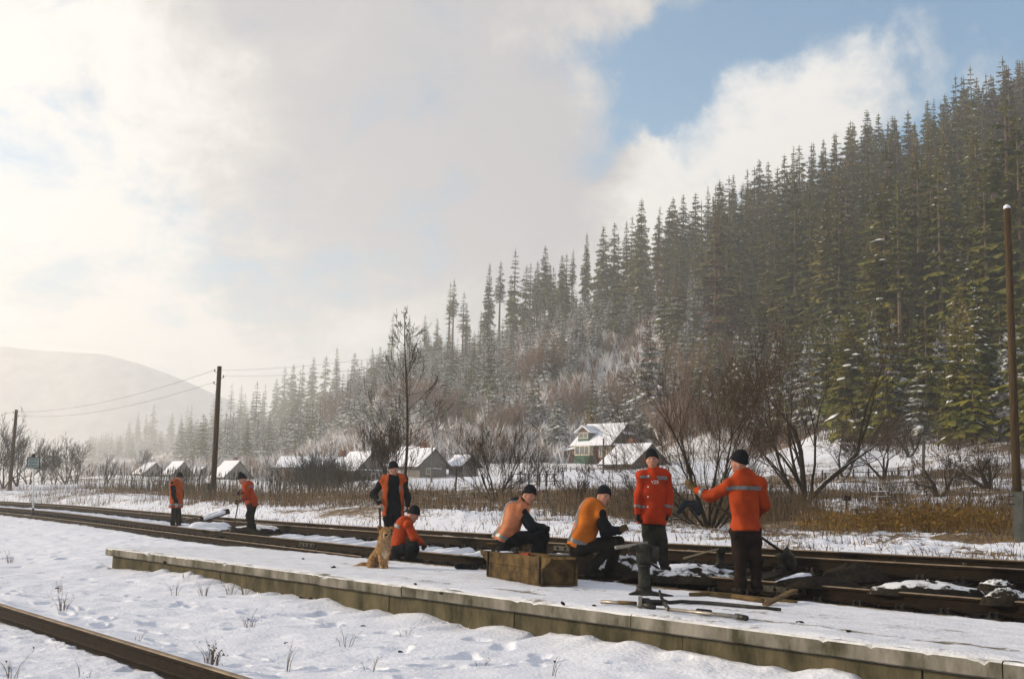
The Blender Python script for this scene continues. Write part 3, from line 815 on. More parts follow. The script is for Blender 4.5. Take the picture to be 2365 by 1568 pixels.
def free(x, y, dmin):
    for a, b in placed:
        if (a - x) ** 2 + (b - y) ** 2 < dmin * dmin: return False
    return True
mass = []                    # far trees that merge into one forest
n_ind = 0
tries = 0
while tries < 9000:
    tries += 1
    px = random.uniform(215, 2440)
    Ymax = ridgeY(px)
    lo = float(np.interp(px, [215, 600, 900, 1200, 1500, 1750, 2000, 2365, 2500], [420, 330, 235, 195, 190, 140, 92, 66, 62]))
    u = random.random()
    Y = lo + (Ymax * 1.04 - lo) * u
    x = (px - CX) / FPX * Y
    el = (Y - lo) / (Ymax - lo)
    rightness = float(sst(px, 1300, 1900))
    young = random.random() < (0.9 - 0.72 * rightness if el < .62 else 0.5 * (1 - rightness)) or (rightness > .3 and el < .16)
    if px < 420 and (Y < 800 or not young): continue
    if 820 < px < 1620 and el < .72 and float(vnoise(np.array(x / 13 + 40), np.array(Y / 13))) < .42: continue
    sp = (2.4 if young else 3.7) * float(np.interp(px, [215, 700, 1000, 1500], [3.4, 2.2, 1.4, 1.05]))
    if not free(x, Y, sp): continue
    if not young and rightness < .55 and random.random() < (.95 if el < .80 else .5) * (1 - rightness): continue
    placed.append((x, Y))
    z = Tz(x, Y)
    if young:
        kd = random.choice(YOUNGD if random.random() < .25 + .6 * rightness else YOUNG); h = random.uniform(5, 11) * (1.15 if px > 1500 else 1) * float(np.interp(px, [215, 700, 1000], [1.9, 1.4, 1]))
        lab = ('small' if h < 8 else 'mid-sized') + ' snowy spruce ' + where(px, el); grp = 'young snowy spruces on the hillside'
    else:
        r_ = random.random()
        kd = random.choice(LARCH) if r_ < (.05 + .06 * rightness) else random.choice(SLIM) if r_ < .3 else random.choice(TALL)
        h = random.choice([random.uniform(12, 20), random.uniform(18, 30), random.uniform(22, 31)]) * float(np.interp(px, [215, 700, 1000], [1.5, 1.25, 1]))
        lab = ('brownish conifer' if kd in LARCH else 'slim spruce' if kd in SLIM else 'tall spruce' if h > 24 else 'green spruce') + ' ' + where(px, el); grp = 'tall conifers on the hillside'
    if n_ind < 225 and (px > 1250 or Y < 300) and random.random() < (.75 if px > 1500 else .5):
        put_tree(kd, x, Y, h, z - .2, lab, grp, wide=random.uniform(.75, 1.3)); n_ind += 1
    else:
        mass.append((kd, x, Y, h, z - .2))
print('individual trees', NTREE[0], 'mass', len(mass))
# the rest of the wood reads as one mass
LODS = {}
def lod(kd):
    key = kd[1].name
    if key not in LODS:
        if kd in YOUNG: a = (12, 2.7, 13, .05, .35, NEEDLE2, .9)
        elif kd in YOUNGD: a = (13, 2.9, 15, .04, .35, NEEDLE, .9)
        elif kd in LARCH: a = (24, 2.9, 17, .22, .03, BROWN, .75)
        elif kd in SLIM: a = (27, 2.2, 16, .48, .15, NEEDLE, .7)
        else: a = (26, 3.3, 19, .2, .13, NEEDLE, .85)
        tr, C, S = spruce(hash(key) % 1000 + 5, a[0], a[1], a[2], a[3], sprigs=3, dens=a[6], ragged=.35)
        LODS[key] = (np.array(C), np.array([x for q, x4 in S if q < a[4] for x in (x4 if kd in YOUNG else x4[::2])]), np.array([v for v in tr.V]), tr.F, a[0], a[5])
    return LODS[key]
groups = {}
def addm(key, Vv):
    groups.setdefault(key, []).append(Vv)
for kd, x, Y, h, z in mass:
    C, S, tv, tf, h0, nm = lod(kd)
    s = h / h0; a = random.uniform(0, 6.28); ca, sa = math.cos(a), math.sin(a)
    R = np.array([[ca, -sa, 0], [sa, ca, 0], [0, 0, 1]]) * s
    w = np.array([1, 1, 0]) * random.uniform(.85, 1.4) + np.array([0, 0, 1.0])
    addm(nm.name, (C.reshape(-1, 3) @ R.T) * w + (x, Y, z))
    if len(S): addm('snow', (S.reshape(-1, 3) @ R.T) * w + (x, Y, z))
    q = (tv @ R.T) + (x, Y, z)
    addm('trunk', np.concatenate([q[[i, j, k]] for f in tf for i, j, k in ((f[0], f[1], f[2]), (f[0], f[2], f[3]))]))
wood = tag(empty('forest', (0, 300, 0)), 'dense spruce forest covering the far hillside', 'forest', kind='stuff')
for key, nm, mt in [('spruce_needles', 'crowns', NEEDLE), ('young_spruce_needles', 'young_crowns', NEEDLE2), ('larch_twigs', 'brown_crowns', BROWN), ('snow', 'snow', SNOWFAR), ('trunk', 'trunks', TRUNKM)]:
    if key in groups:
        Vv = np.concatenate(groups[key]); o = ob(nm, Vv, np.arange(len(Vv)).reshape(-1, 3), mt, wood); tag(o, kind='stuff')

# ------------------------------------------------------------------ bare trees and bushes
def grow(base, dirs, L0, r0, depth, seed, spread=.6, up=.12, kids=(2, 3), shrink=.72, wig=.12, rmin=.004):
    """recursive branching; returns (thick limbs MB, fine twigs MB)"""
    r = np.random.default_rng(seed)
    A, B = MB(), MB()
    def rec(p, d, L, rad, lev):
        n = 4 if lev < 2 else 3
        pts, rr = [p], [rad]
        q, dd = p.copy(), d.copy()
        for i in range(n):
            dd = dd + r.normal(0, wig, 3) + np.array([0, 0, up * (.5 if lev == 0 else 1)]) * .3
            dd /= np.linalg.norm(dd)
            q = q + dd * L / n
            pts.append(q.copy()); rr.append(rad * (1 - .42 * (i + 1) / n))
        (A if lev < 2 else B).tube(pts, rr, 6 if lev == 0 else 5 if lev == 1 else 3, False)
        if lev >= depth: return
        nk = r.integers(kids[0], kids[1] + 1) + (1 if lev < depth - 1 else 0)
        for k in range(nk):
            i = n if k == 0 else r.integers(max(1, n - 3), n + 1)
            perp = np.cross(dd, r.normal(0, 1, 3)); perp /= np.linalg.norm(perp) + 1e-9
            sp = spread * (.35 if k == 0 else r.uniform(.7, 1.25))
            nd = dd * math.cos(sp) + perp * math.sin(sp) + np.array([0, 0, up])
            nd /= np.linalg.norm(nd)
            rec(pts[i].copy(), nd, L * shrink * r.uniform(.75, 1.15), max(rr[i] * (.78 if k == 0 else .58), rmin), lev + 1)
    for d, L, rad in dirs:
        d = np.asarray(d, float); rec(np.asarray(base, float), d / np.linalg.norm(d), L * L0, rad * r0, 0)
    return A, B
def bare_tree(px, py, Y, z, dirs, L0, r0, depth, seed, label, name='bare_tree', cat='tree', group=None, mat=BARK, tmat=TWIG, **k):
    p = at(px, py, Y=Y)
    if z is not None: p[2] = z
    e = tag(empty(name, tuple(p)), label, cat, group)
    A, B = grow(p - np.array([0, 0, .15]), dirs, L0, r0, depth, seed, **k)
    A.build('trunk', mat, e, True); B.build('crown', tmat, e)
    return e
def gz(px, Y):
    x = (px - CX) / FPX * Y; return float(H(np.array([x]), np.array([Y]))[0])

# tall slender tree with short side branches
p = at(933, 1120, Y=58); p[2] = gz(933, 58)
e = tag(empty('bare_tree', tuple(p)), 'tall slender bare tree behind the man in the open orange vest', 'tree')
r = np.random.default_rng(3)
tp = at(940, 722, Y=58); A = MB(); B = MB()
pts = [p + (tp - p) * u + np.array([.12 * math.sin(u * 5) + .10 * (1 - u) * u, 0, 0]) for u in np.linspace(0, 1, 9)]
A.tube(pts, [.078 * (1 - u) ** .8 + .014 for u in np.linspace(0, 1, 9)], 6, False)
for u in np.linspace(.24, .97, 28):
    c = p + (tp - p) * u + np.array([.12 * math.sin(u * 5) + .10 * (1 - u) * u, 0, 0]); a = r.uniform(0, 6.28)
    d = np.array([math.cos(a), math.sin(a) * .7, r.uniform(.15, .8)])
    L = (1.9 * math.sin(min(1, (1 - u) * 1.25 + .12) * 1.57)) * r.uniform(.5, 1.0)
    _, b2 = grow(c, [(d, 1, 1)], L * .78, .022 * (1.25 - u), 4, int(u * 1e4), spread=.5, up=.10, kids=(1, 2), shrink=.70, rmin=.012)
    B.add(_.V, _.F); B.add(b2.V, b2.F)
A.build('trunk', BARK, e, True); B.build('crown', TWIG, e)
bare_tree(897, 1125, 56, gz(897, 56), [((-.25, 0, 1), 1, 1), ((.2, .1, 1), .95, .8), ((-.5, .1, 1), .8, .7), ((.05, -.1, 1), .9, .7)], 1.7, .05, 5, 21, 'small bushy bare tree just left of the tall slender tree', spread=.42, up=.22, rmin=.009)
bare_tree(1143, 1146, 44, gz(1143, 44), [((-.45, 0, 1), 1, 1), ((.30, .1, 1), 1, 1), ((-.1, -.1, 1), 1.05, .9), ((.65, 0, .9), .8, .7), ((-.8, .1, .85), .8, .7), ((.1, .3, 1), .9, .8)], 1.30, .050, 5, 5,
          'rounded many-stemmed bare tree growing from the reeds behind the seated men', spread=.46, up=.12, rmin=.0055, kids=(2, 3))
bare_tree(1640, 1226, 26.5, gz(1640, 26.5), [((-.10, 0, 1), 1.15, 1.2), ((.16, .1, 1), 1.1, 1.0), ((-.55, 0, 1), 1.0, .8), ((.62, .1, 1), 1.0, .8), ((-.95, .1, .75), .95, .65), ((.02, -.2, 1), 1.1, .8), ((-1.1, -.1, .42), .7, .5), ((1.05, 0, .6), .75, .55)], 1.55, .050, 5, 8,
          'wide bare tree with spreading stems behind the red jacketed and pointing men', spread=.44, up=.14, rmin=.003, kids=(3, 3), tmat=M('russet_twigs', (0.105, 0.068, 0.042), (0.055, 0.038, 0.025), scale=4, rough=.95, snow=(.75, 1.0, .5)))
bare_tree(1846, 1166, 41, gz(1846, 41), [((.10, 0, 1), 1.2, 1.25), ((.75, .05, 1), 1.25, 1.15), ((-.30, .1, 1), 1.0, .8)], 2.55, .10, 5, 14, 'forked bare tree with one thick limb leaning right, behind the pointing man', spread=.56, up=.12, rmin=.0045, kids=(3, 3))
bare_tree(1330, 1152, 40, gz(1330, 40), [((-.5, 0, 1), 1, 1), ((.35, 0, 1), 1, 1), ((-.1, 0, 1), 1.1, 1), ((.7, .1, 1), .8, .8)], .62, .018, 4, 31, 'thin leafless shrub above the seated man in the bright orange vest', name='bare_shrub', cat='shrub', spread=.42, up=.12, rmin=.007)
bare_tree(1424, 1118, 90, gz(1424, 90), [((-.5, 0, 1), 1, 1), ((.5, 0, 1), 1, 1), ((.1, 0, 1), 1, 1)], 1.3, .06, 4, 33, 'small bare tree on the snowy slope below the house with the dormer', spread=.5)
bare_tree(2168, 1150, 46, gz(2168, 46), [((-.25, 0, 1), .8, 1.3), ((.55, .1, .8), .95, 1.0)], .95, .11, 5, 41, 'low spreading orchard tree behind the yellow shrub', spread=.7, up=.03, rmin=.009)
bare_tree(2285, 1148, 48, gz(2285, 48), [((-.35, 0, 1), .8, 1.3), ((-.8, .1, .7), 1.0, 1.0), ((.4, .1, .9), .8, .9)], 1.0, .11, 5, 43, 'low crooked orchard tree beside the brown utility pole', spread=.7, up=.03, rmin=.009)
bare_tree(2040, 1120, 60, gz(2040, 60), [((-.35, 0, 1), 1, 1), ((.5, .1, .9), 1, 1.0), ((.1, -.1, 1), 1, .9)], 1.25, .09, 5, 47, 'bare orchard tree behind the hay rack', spread=.62, up=.02, rmin=.010)
bare_tree(1950, 1130, 62, gz(1950, 62), [((-.35, 0, 1), 1, 1), ((.5, .1, .9), 1, 1.0)], 1.25, .08, 5, 48, 'bare orchard tree between the forked tree and the hay rack', spread=.62, up=.04, rmin=.010)
bare_tree(2100, 1090, 75, gz(2100, 75), [((-.35, 0, 1), 1, 1), ((.5, .1, .9), 1, 1.0), ((0, 0, 1), 1, 1)], 1.5, .08, 5, 49, 'bare tree at the foot of the dark wood behind the orchard', spread=.6, up=.04, rmin=.012)
HT = M('hazy_twigs', (0.07, 0.056, 0.045), (0.045, 0.037, 0.03), scale=3, rough=0.95)
for k, (px, py, Y, L) in enumerate([(8, 1125, 98, 1.9), (40, 1120, 104, 2.1), (66, 1118, 112, 1.9), (98, 1118, 118, 1.5), (126, 1112, 122, 1.4), (152, 1118, 112, 1.8), (176, 1112, 118, 1.7), (-20, 1125, 96, 2.0), (330, 1108, 205, 2.2), (248, 1118, 150, 1.3)]):
    bare_tree(px, py, Y, gz(px, Y) if Y < 109 else Tz((px - CX) / FPX * Y, Y), [((-.3, 0, 1), 1, 1), ((.35, .1, 1), 1, 1), ((.05, -.1, 1), 1.1, 1), ((-.6, .1, .9), .8, .7)], L, .075, 5, 60 + k,
              ['leafless tree at the left edge of the picture', 'leafless tree just right of the far utility pole', 'leafless tree behind the white sign post', 'low leafless tree right of the sign post', 'shorter leafless tree in the misty row past the sign post',
               'dark branching leafless tree at the open end of the misty row', 'leafless tree ending the misty row', 'leafless tree cut by the left edge', 'leafless tree beside the farthest small house', 'small leafless tree in the mist left of the far workers'][k],
              group='misty trees along the left side', mat=HT, tmat=HT, spread=.5, up=.14, rmin=.013, kids=(2, 2))
# dense bushes
def bush(px, py, Y, w, h, n, seed, label, mat, name='bush', zz=None):
    p = at(px, py, Y=Y); p[2] = zz if zz is not None else (gz(px, Y) if Y < 109 else Tz(p[0], Y))
    e = tag(empty(name, tuple(p)), label, 'bush')
    r = np.random.default_rng(seed); B = MB()
    for k in range(n):
        a = r.uniform(0, 6.28); q = p + np.array([math.cos(a) * w * .55 * r.random(), math.sin(a) * w * .4 * r.random(), -.1])
        d = (q - p) * np.array([1.0 / w, .6 / w, 0]) + np.array([r.normal(0, .22), r.normal(0, .2), 1.0])
        A_, b2 = grow(q, [(d, 1, 1)], h * .42 * r.uniform(.6, 1.1), .016, 3, seed * 1000 + k, spread=.5, up=.10, kids=(2, 3), rmin=.00014 * Y)
        B.add(A_.V, A_.F); B.add(b2.V, b2.F)
    B.build('twig_mass', mat, e)
    return e
bush(735, 1125, 92, 3.8, 3.2, 130, 71, 'big dense dark green bush in front of the long low building', M('bush_dark', (0.045, 0.055, 0.045), (0.025, 0.032, 0.027), scale=3, rough=.95))
bush(638, 1122, 94, 1.2, 2.7, 22, 72, 'frosted pale bush at the lit end of the long low building', M('bush_frost', (0.30, 0.28, 0.27), (0.12, 0.11, 0.10), scale=2, rough=.95))
bush(812, 1130, 70, 1.4, 2.2, 26, 73, 'thin brown bush between the low building and the gabled shed', TWIG)
bush(1250, 1128, 70, .9, 1.8, 16, 74, 'small grey bush in the meadow left of the dormer house', M('bush_grey', (0.10, 0.09, 0.085), (0.06, 0.05, 0.05), scale=3, rough=.95))
bush(1480, 1135, 45, .8, 1.2, 14, 75, 'low brown bush behind the red jacketed man', TWIG)
BRN = M('bush_brown', (0.32, 0.21, 0.145), (0.18, 0.125, 0.09), scale=2, rough=.95)
for k, (px, py, Y, w, h, lab) in enumerate([(1590, 1010, 150, 7, 7, 'broad reddish brown thicket on the slope above the red jacketed man'), (1650, 960, 165, 7, 9, 'tall reddish brown thicket up the slope above the pointing man'), (1170, 1000, 200, 6, 7, 'brownish thicket on the slope above the bushy bare tree'),
                                           (1330, 960, 205, 6, 8, 'brownish thicket on the slope left above the dormer house'), (1050, 1010, 230, 8, 7, 'brownish thicket behind the steep roofed barn'), (2280, 980, 110, 8, 7, 'dark brown thicket beside the brown utility pole'), (1620, 900, 185, 9, 10, 'russet frosted thicket high above the wide bare tree'), (960, 960, 250, 10, 9, 'russet thicket on the slope behind the tall bare tree'), (1440, 930, 200, 8, 9, 'russet thicket on the slope above the dormer house roof'), (800, 1010, 300, 10, 9, 'pale russet thicket on the slope above the gabled shed'), (1250, 900, 240, 9, 10, 'russet thicket midway up the slope above the seated men')]):
    x_ = (px - CX) / FPX * Y
    bush(px, py, Y, w, h, 46, 80 + k, lab, BRN, name='thicket', zz=Tz(x_, Y))

# scrub on the hillside: uncountable
r = np.random.default_rng(5); TT, TCc = [], []
for k in range(7500):
    px = r.uniform(200, 2450)
    lo = float(np.interp(px, [200, 900, 1500, 2000, 2400], [260, 170, 165, 85, 58])); Y = lo + (ridgeY(px) - lo) * r.random() ** 1.3
    x = (px - CX) / FPX * Y; z = Tz(x, Y)
    hh = r.uniform(1.2, 4.2) * (1 if px < 1600 else .7) * min(1, Y / 150); c = np.array([.27, .185, .13]) * r.uniform(.5, 1.2) * (1 - .6 * float(sst(px, 1500, 1900))) if r.random() < .40 + .7 * float(sst(px, 1450, 1750)) else np.array([.62, .62, .64]) * r.uniform(.7, 1.2)
    for j in range(9):
        a = r.uniform(0, 6.28); b = np.array([x + r.normal(0, .4), Y + r.normal(0, .4), z])
        tip = b + np.array([math.cos(a) * hh * .42, math.sin(a) * hh * .42, hh * r.uniform(.6, 1.1)])
        w = np.array([-math.sin(a), math.cos(a), 0]) * hh * (.05 if px < 1600 else .02)
        TT.append((b - w, b + w, tip)); TCc += [c, c, c]
        m_ = (b + tip) / 2; t2 = m_ + np.array([r.normal(0, .25), r.normal(0, .25), .35]) * hh
        TT.append((m_ - w * .7, m_ + w * .7, t2)); TCc += [c, c, c]
V, F = tris(TT); o = ob('scrub', V, F, TINT); tint(o.data, np.array(TCc)); tag(o, 'bare scrub and frosted brush covering the hillside', 'scrub', kind='stuff')

# ------------------------------------------------------------------ dry grass and reeds beyond the track
r = np.random.default_rng(9); TT, TCc = [], []
def blades(n, pxr, Yr, hr, colf, wid, dens=None, bend=.25, head=0.0):
    PX = r.uniform(pxr[0], pxr[1], n); u = r.random(n); Yq = Yr(PX, u)
    Xq = (PX - CX) / FPX * Yq; Zq = H(Xq, Yq) - .03
    sq = sN(Xq, Yq); clump = fbm(Xq / 1.6 + 4, Yq / 1.6, 3)
    for k in range(n):
        if sq[k] < 2.7: continue
        if dens is not None and r.random() > dens(PX[k], Yq[k], clump[k], sq[k]): continue
        h = r.uniform(*hr) * (1 + .8 * clump[k]); a = r.uniform(0, 6.28); w = wid * r.uniform(.6, 1.3)
        b = np.array([Xq[k], Yq[k], Zq[k]]); t_ = b + np.array([math.cos(a) * h * bend * r.random(), math.sin(a) * h * bend * r.random(), h])
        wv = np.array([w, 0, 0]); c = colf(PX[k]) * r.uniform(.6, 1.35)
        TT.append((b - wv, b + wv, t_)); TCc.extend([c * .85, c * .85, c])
        if head and r.random() < head:
            q = t_ + np.array([0, 0, .0]); TT.append((q - wv * 1.6 - np.array([0, 0, h * .22]), q + wv * 1.6 - np.array([0, 0, h * .18]), q + np.array([0, 0, .04]))); TCc.extend([c * .55] * 3)
tan = np.array([.25, .165, .085]); dk = np.array([.11, .09, .06]); yel = np.array([.30, .19, .06])
# main reed belt
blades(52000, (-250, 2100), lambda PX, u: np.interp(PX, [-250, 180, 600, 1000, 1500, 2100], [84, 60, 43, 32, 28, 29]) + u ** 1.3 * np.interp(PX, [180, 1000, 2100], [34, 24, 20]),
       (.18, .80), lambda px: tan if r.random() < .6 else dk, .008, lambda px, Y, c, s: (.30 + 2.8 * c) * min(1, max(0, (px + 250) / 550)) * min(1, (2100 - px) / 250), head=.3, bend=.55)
# dark seed heads at the back of the belt on the left
blades(4200, (180, 900), lambda PX, u: np.interp(PX, [180, 900], [84, 58]) + u * 10, (.8, 1.7), lambda px: dk, .020, lambda px, Y, c, s: (.35 + 3.0 * c) * min(1, (px - 180) / 150) * min(1, (900 - px) / 350), head=.6)
# sparse stubble through the snow right behind the far rail
blades(20000, (0, 2450), lambda PX, u: np.interp(PX, [0, 300, 600, 1000, 1500, 2000, 2400], [66, 44, 31, 24, 19, 16.5, 15.5]) + u * np.interp(PX, [0, 1000, 2400], [16, 11, 14]),
       (.05, .22), lambda px: tan * .8, .010, lambda px, Y, c, s: .25 + .9 * c, bend=.9)
blades(15000, (1650, 2440), lambda PX, u: 31 + u * 30, (.25, .9), lambda px: tan * .8 if r.random() < .5 else dk, .010, lambda px, Y, c, s: .30 + 2.6 * c, head=.3, bend=.6)
# rank grass on the right
blades(7000, (1880, 2440), lambda PX, u: 20 + u * 22, (.15, .6), lambda px: yel if r.random() < .5 else tan, .012, lambda px, Y, c, s: .05 + 2.6 * c, bend=.8, head=.2)
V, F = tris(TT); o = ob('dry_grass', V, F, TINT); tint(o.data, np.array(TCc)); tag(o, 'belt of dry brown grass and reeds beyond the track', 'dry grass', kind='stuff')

def clump_plant(name, p, n, h, w, col, seed, label, cat, leafy=0.0, wid=.006, group=None, spread=.5, leaf=.020):
    r = np.random.default_rng(seed); T1, C1 = [], []
    for k in range(n):
        a = r.uniform(0, 6.28); rd = r.random() ** .7; b = p + np.array([math.cos(a), math.sin(a), 0]) * w * .25 * rd; hh = h * r.uniform(.4, 1.05) * (1 - .55 * rd ** 2)
        lean = np.array([math.cos(a), math.sin(a), 0]) * hh * spread * r.random()
        pts = [b - np.array([0, 0, .03]), b + lean * .35 + np.array([0, 0, hh * .5]), b + lean + np.array([0, 0, hh])]
        wv = np.array([wid, 0, 0]); c = np.array(col) * r.uniform(.6, 1.3)
        for q0, q1, f0, f1 in ((pts[0], pts[1], 1, .8), (pts[1], pts[2], .8, .35)):
            T1 += [(q0 - wv * f0, q0 + wv * f0, q1 + wv * f1), (q0 - wv * f0, q1 + wv * f1, q1 - wv * f1)]; C1 += [c] * 6
        for j in range(int(5 * leafy) + 2):
            f = r.uniform(.3, 1.0); q = pts[0] + (pts[1] - pts[0]) * min(1, f * 2) if f < .5 else pts[1] + (pts[2] - pts[1]) * (f - .5) * 2
            d = r.normal(0, 1, 3) * .12 * h + np.array([0, 0, .07 * h]); t2 = q + d
            T1.append((q - wv * .5, q + wv * .5, t2)); C1 += [c] * 3
            if leafy and r.random() < leafy:
                lw = r.normal(0, 1, 3) * leaf * (1 + h); T1.append((t2, t2 + lw, t2 + np.array([lw[1], lw[2], lw[0]]) )); C1 += [c * .8] * 3
    V, F = tris(T1); o = ob(name, V, F, TINT); tint(o.data, np.array(C1)); tag(o, label, cat, group); return o
for k, (px, py, Y, h, w, n, lab) in enumerate([(2150, 1236, 25.5, .72, 1.3, 420, 'wide yellow-brown shrub with dry leaves right of the pointing man'), (2290, 1215, 27, .55, .8, 160, 'smaller yellow-brown shrub beside the brown utility pole'), (1930, 1228, 25, .55, .7, 120, 'rusty yellow weed clump right of the pointing man'),
                                               (2020, 1215, 27, .45, .5, 70, 'brown weed clump below the hay rack')]):
    p = at(px, py, Y=Y); p[2] = gz(px, Y)
    clump_plant('dry_shrub', p, n, h, w * 4.6, (.24, .14, .035), 200 + k, lab, 'shrub', leafy=.9, wid=.005, spread=.6)
# weeds sticking out of the snow in front
WEEDS = [(1, 145, 1405, .32, 16, 'bushy dry weed behind the siding rail, near the left edge'), (2, 488, 1530, .26, 26, 'leafy dark weed beside the siding rail at the bottom'), (3, 405, 1372, .30, 6, 'tall thin weed below the far end of the platform'), (4, 470, 1376, .26, 12, 'reddish weed clump below the platform wall'),
         (5, 533, 1374, .34, 9, 'branching weed against the platform wall'), (6, 566, 1376, .30, 10, 'twiggy weed nearest the platform wall'), (7, 575, 1442, .22, 9, 'low sprawling weed in the middle of the snow'), (8, 140, 1362, .22, 8, 'pale weed tuft high on the left snow'), (9, 662, 1545, .26, 4, 'single bent stalk near the bottom middle'),
         (10, 800, 1490, .24, 5, 'thin weed in the snow below the platform joint'), (11, 855, 1552, .18, 4, 'short stalk at the bottom of the snow'), (12, 30, 1545, .22, 8, 'weed tuft at the lower left corner'), (13, 195, 1535, .2, 3, 'pair of dark stalks in front of the siding rail'), (14, 1270, 1555, .2, 3, 'lone stalk below the platform wall at the bottom centre'),
         (15, 20, 1300, .3, 14, 'brown grass tuft at the far left edge'), (16, 160, 1455, .16, 4, 'small weed on the near side of the siding rail'), (17, 430, 1350, .3, 5, 'slender seed stalk beside the far end of the platform'), (18, 1110, 1535, .16, 4, 'short twiggy weed in the snow left of the bottom centre'), (19, 935, 1460, .14, 3, 'tiny weed in the snow under the platform wall'), (20, 320, 1480, .16, 3, 'tiny stalk standing in open snow above the siding rail')]
for k, px, py, h, n, lab in WEEDS:
    p = at(px, py, z=0.03); p[2] = float(H(np.array([p[0]]), np.array([p[1]]))[0])
    clump_plant('dry_weed', p, n, h, .22, (.14, .085, .05), 300 + k, lab, 'weed', leafy=.35, wid=.0030, group='weeds in the front snow', spread=.9, leaf=.009)
# ------------------------------------------------------------------ houses
def quadboard(name, P, n, mat, parent, axis=0, thick=.03, gap=.012):
    """planks filling a quad P (4 corners, P0-P1 bottom, P3-P2 top), split into n vertical boards joined by recessed gaps"""
    P = [np.asarray(p, float) for p in P]
    nrm = np.cross(P[1] - P[0], P[3] - P[0]); nrm /= np.linalg.norm(nrm)
    b = MB()
    for k in range(n):
        u0, u1 = k / n, (k + 1) / n - gap
        a0, a1 = P[0] + (P[1] - P[0]) * u0, P[0] + (P[1] - P[0]) * u1
        c0, c1 = P[3] + (P[2] - P[3]) * u0, P[3] + (P[2] - P[3]) * u1
        b.hexa([a0, a1, a1 + nrm * thick, a0 + nrm * thick, c0, c1, c1 + nrm * thick, c0 + nrm * thick])
    return b.build(name, mat, parent)
GLASS = M('dark_window', (0.10, 0.11, 0.12), (0.05, 0.06, 0.07), scale=2, rough=.15, spec=.6)
CREAM = M('cream_paint', (0.62, 0.58, 0.47), (0.5, 0.46, 0.37), scale=3, rough=.7)
WALLB = M('brown_boards', (0.16, 0.085, 0.055), (0.09, 0.05, 0.035), scale=1.5, rough=.85, stretch=(6, 6, 1))
WALLG = M('grey_boards', (0.20, 0.19, 0.175), (0.11, 0.105, 0.10), scale=1.2, rough=.9, stretch=(6, 6, .6))
WALLGR = M('green_boards', (0.075, 0.10, 0.085), (0.045, 0.062, 0.055), scale=1.2, rough=.85, stretch=(6, 6, .6))
GREENP = M('green_paint', (0.05, 0.125, 0.085), (0.035, 0.085, 0.06), scale=2, rough=.7)
PLASTER = M('warm_plaster', (0.55, 0.40, 0.28), (0.42, 0.29, 0.20), scale=1.5, rough=.9)
BRICK = M('brick', (0.22, 0.10, 0.07), (0.13, 0.07, 0.05), scale=4, rough=.9)
ROOFD = M('roof_sheet', (0.13, 0.115, 0.105), (0.08, 0.07, 0.065), scale=2, rough=.8)

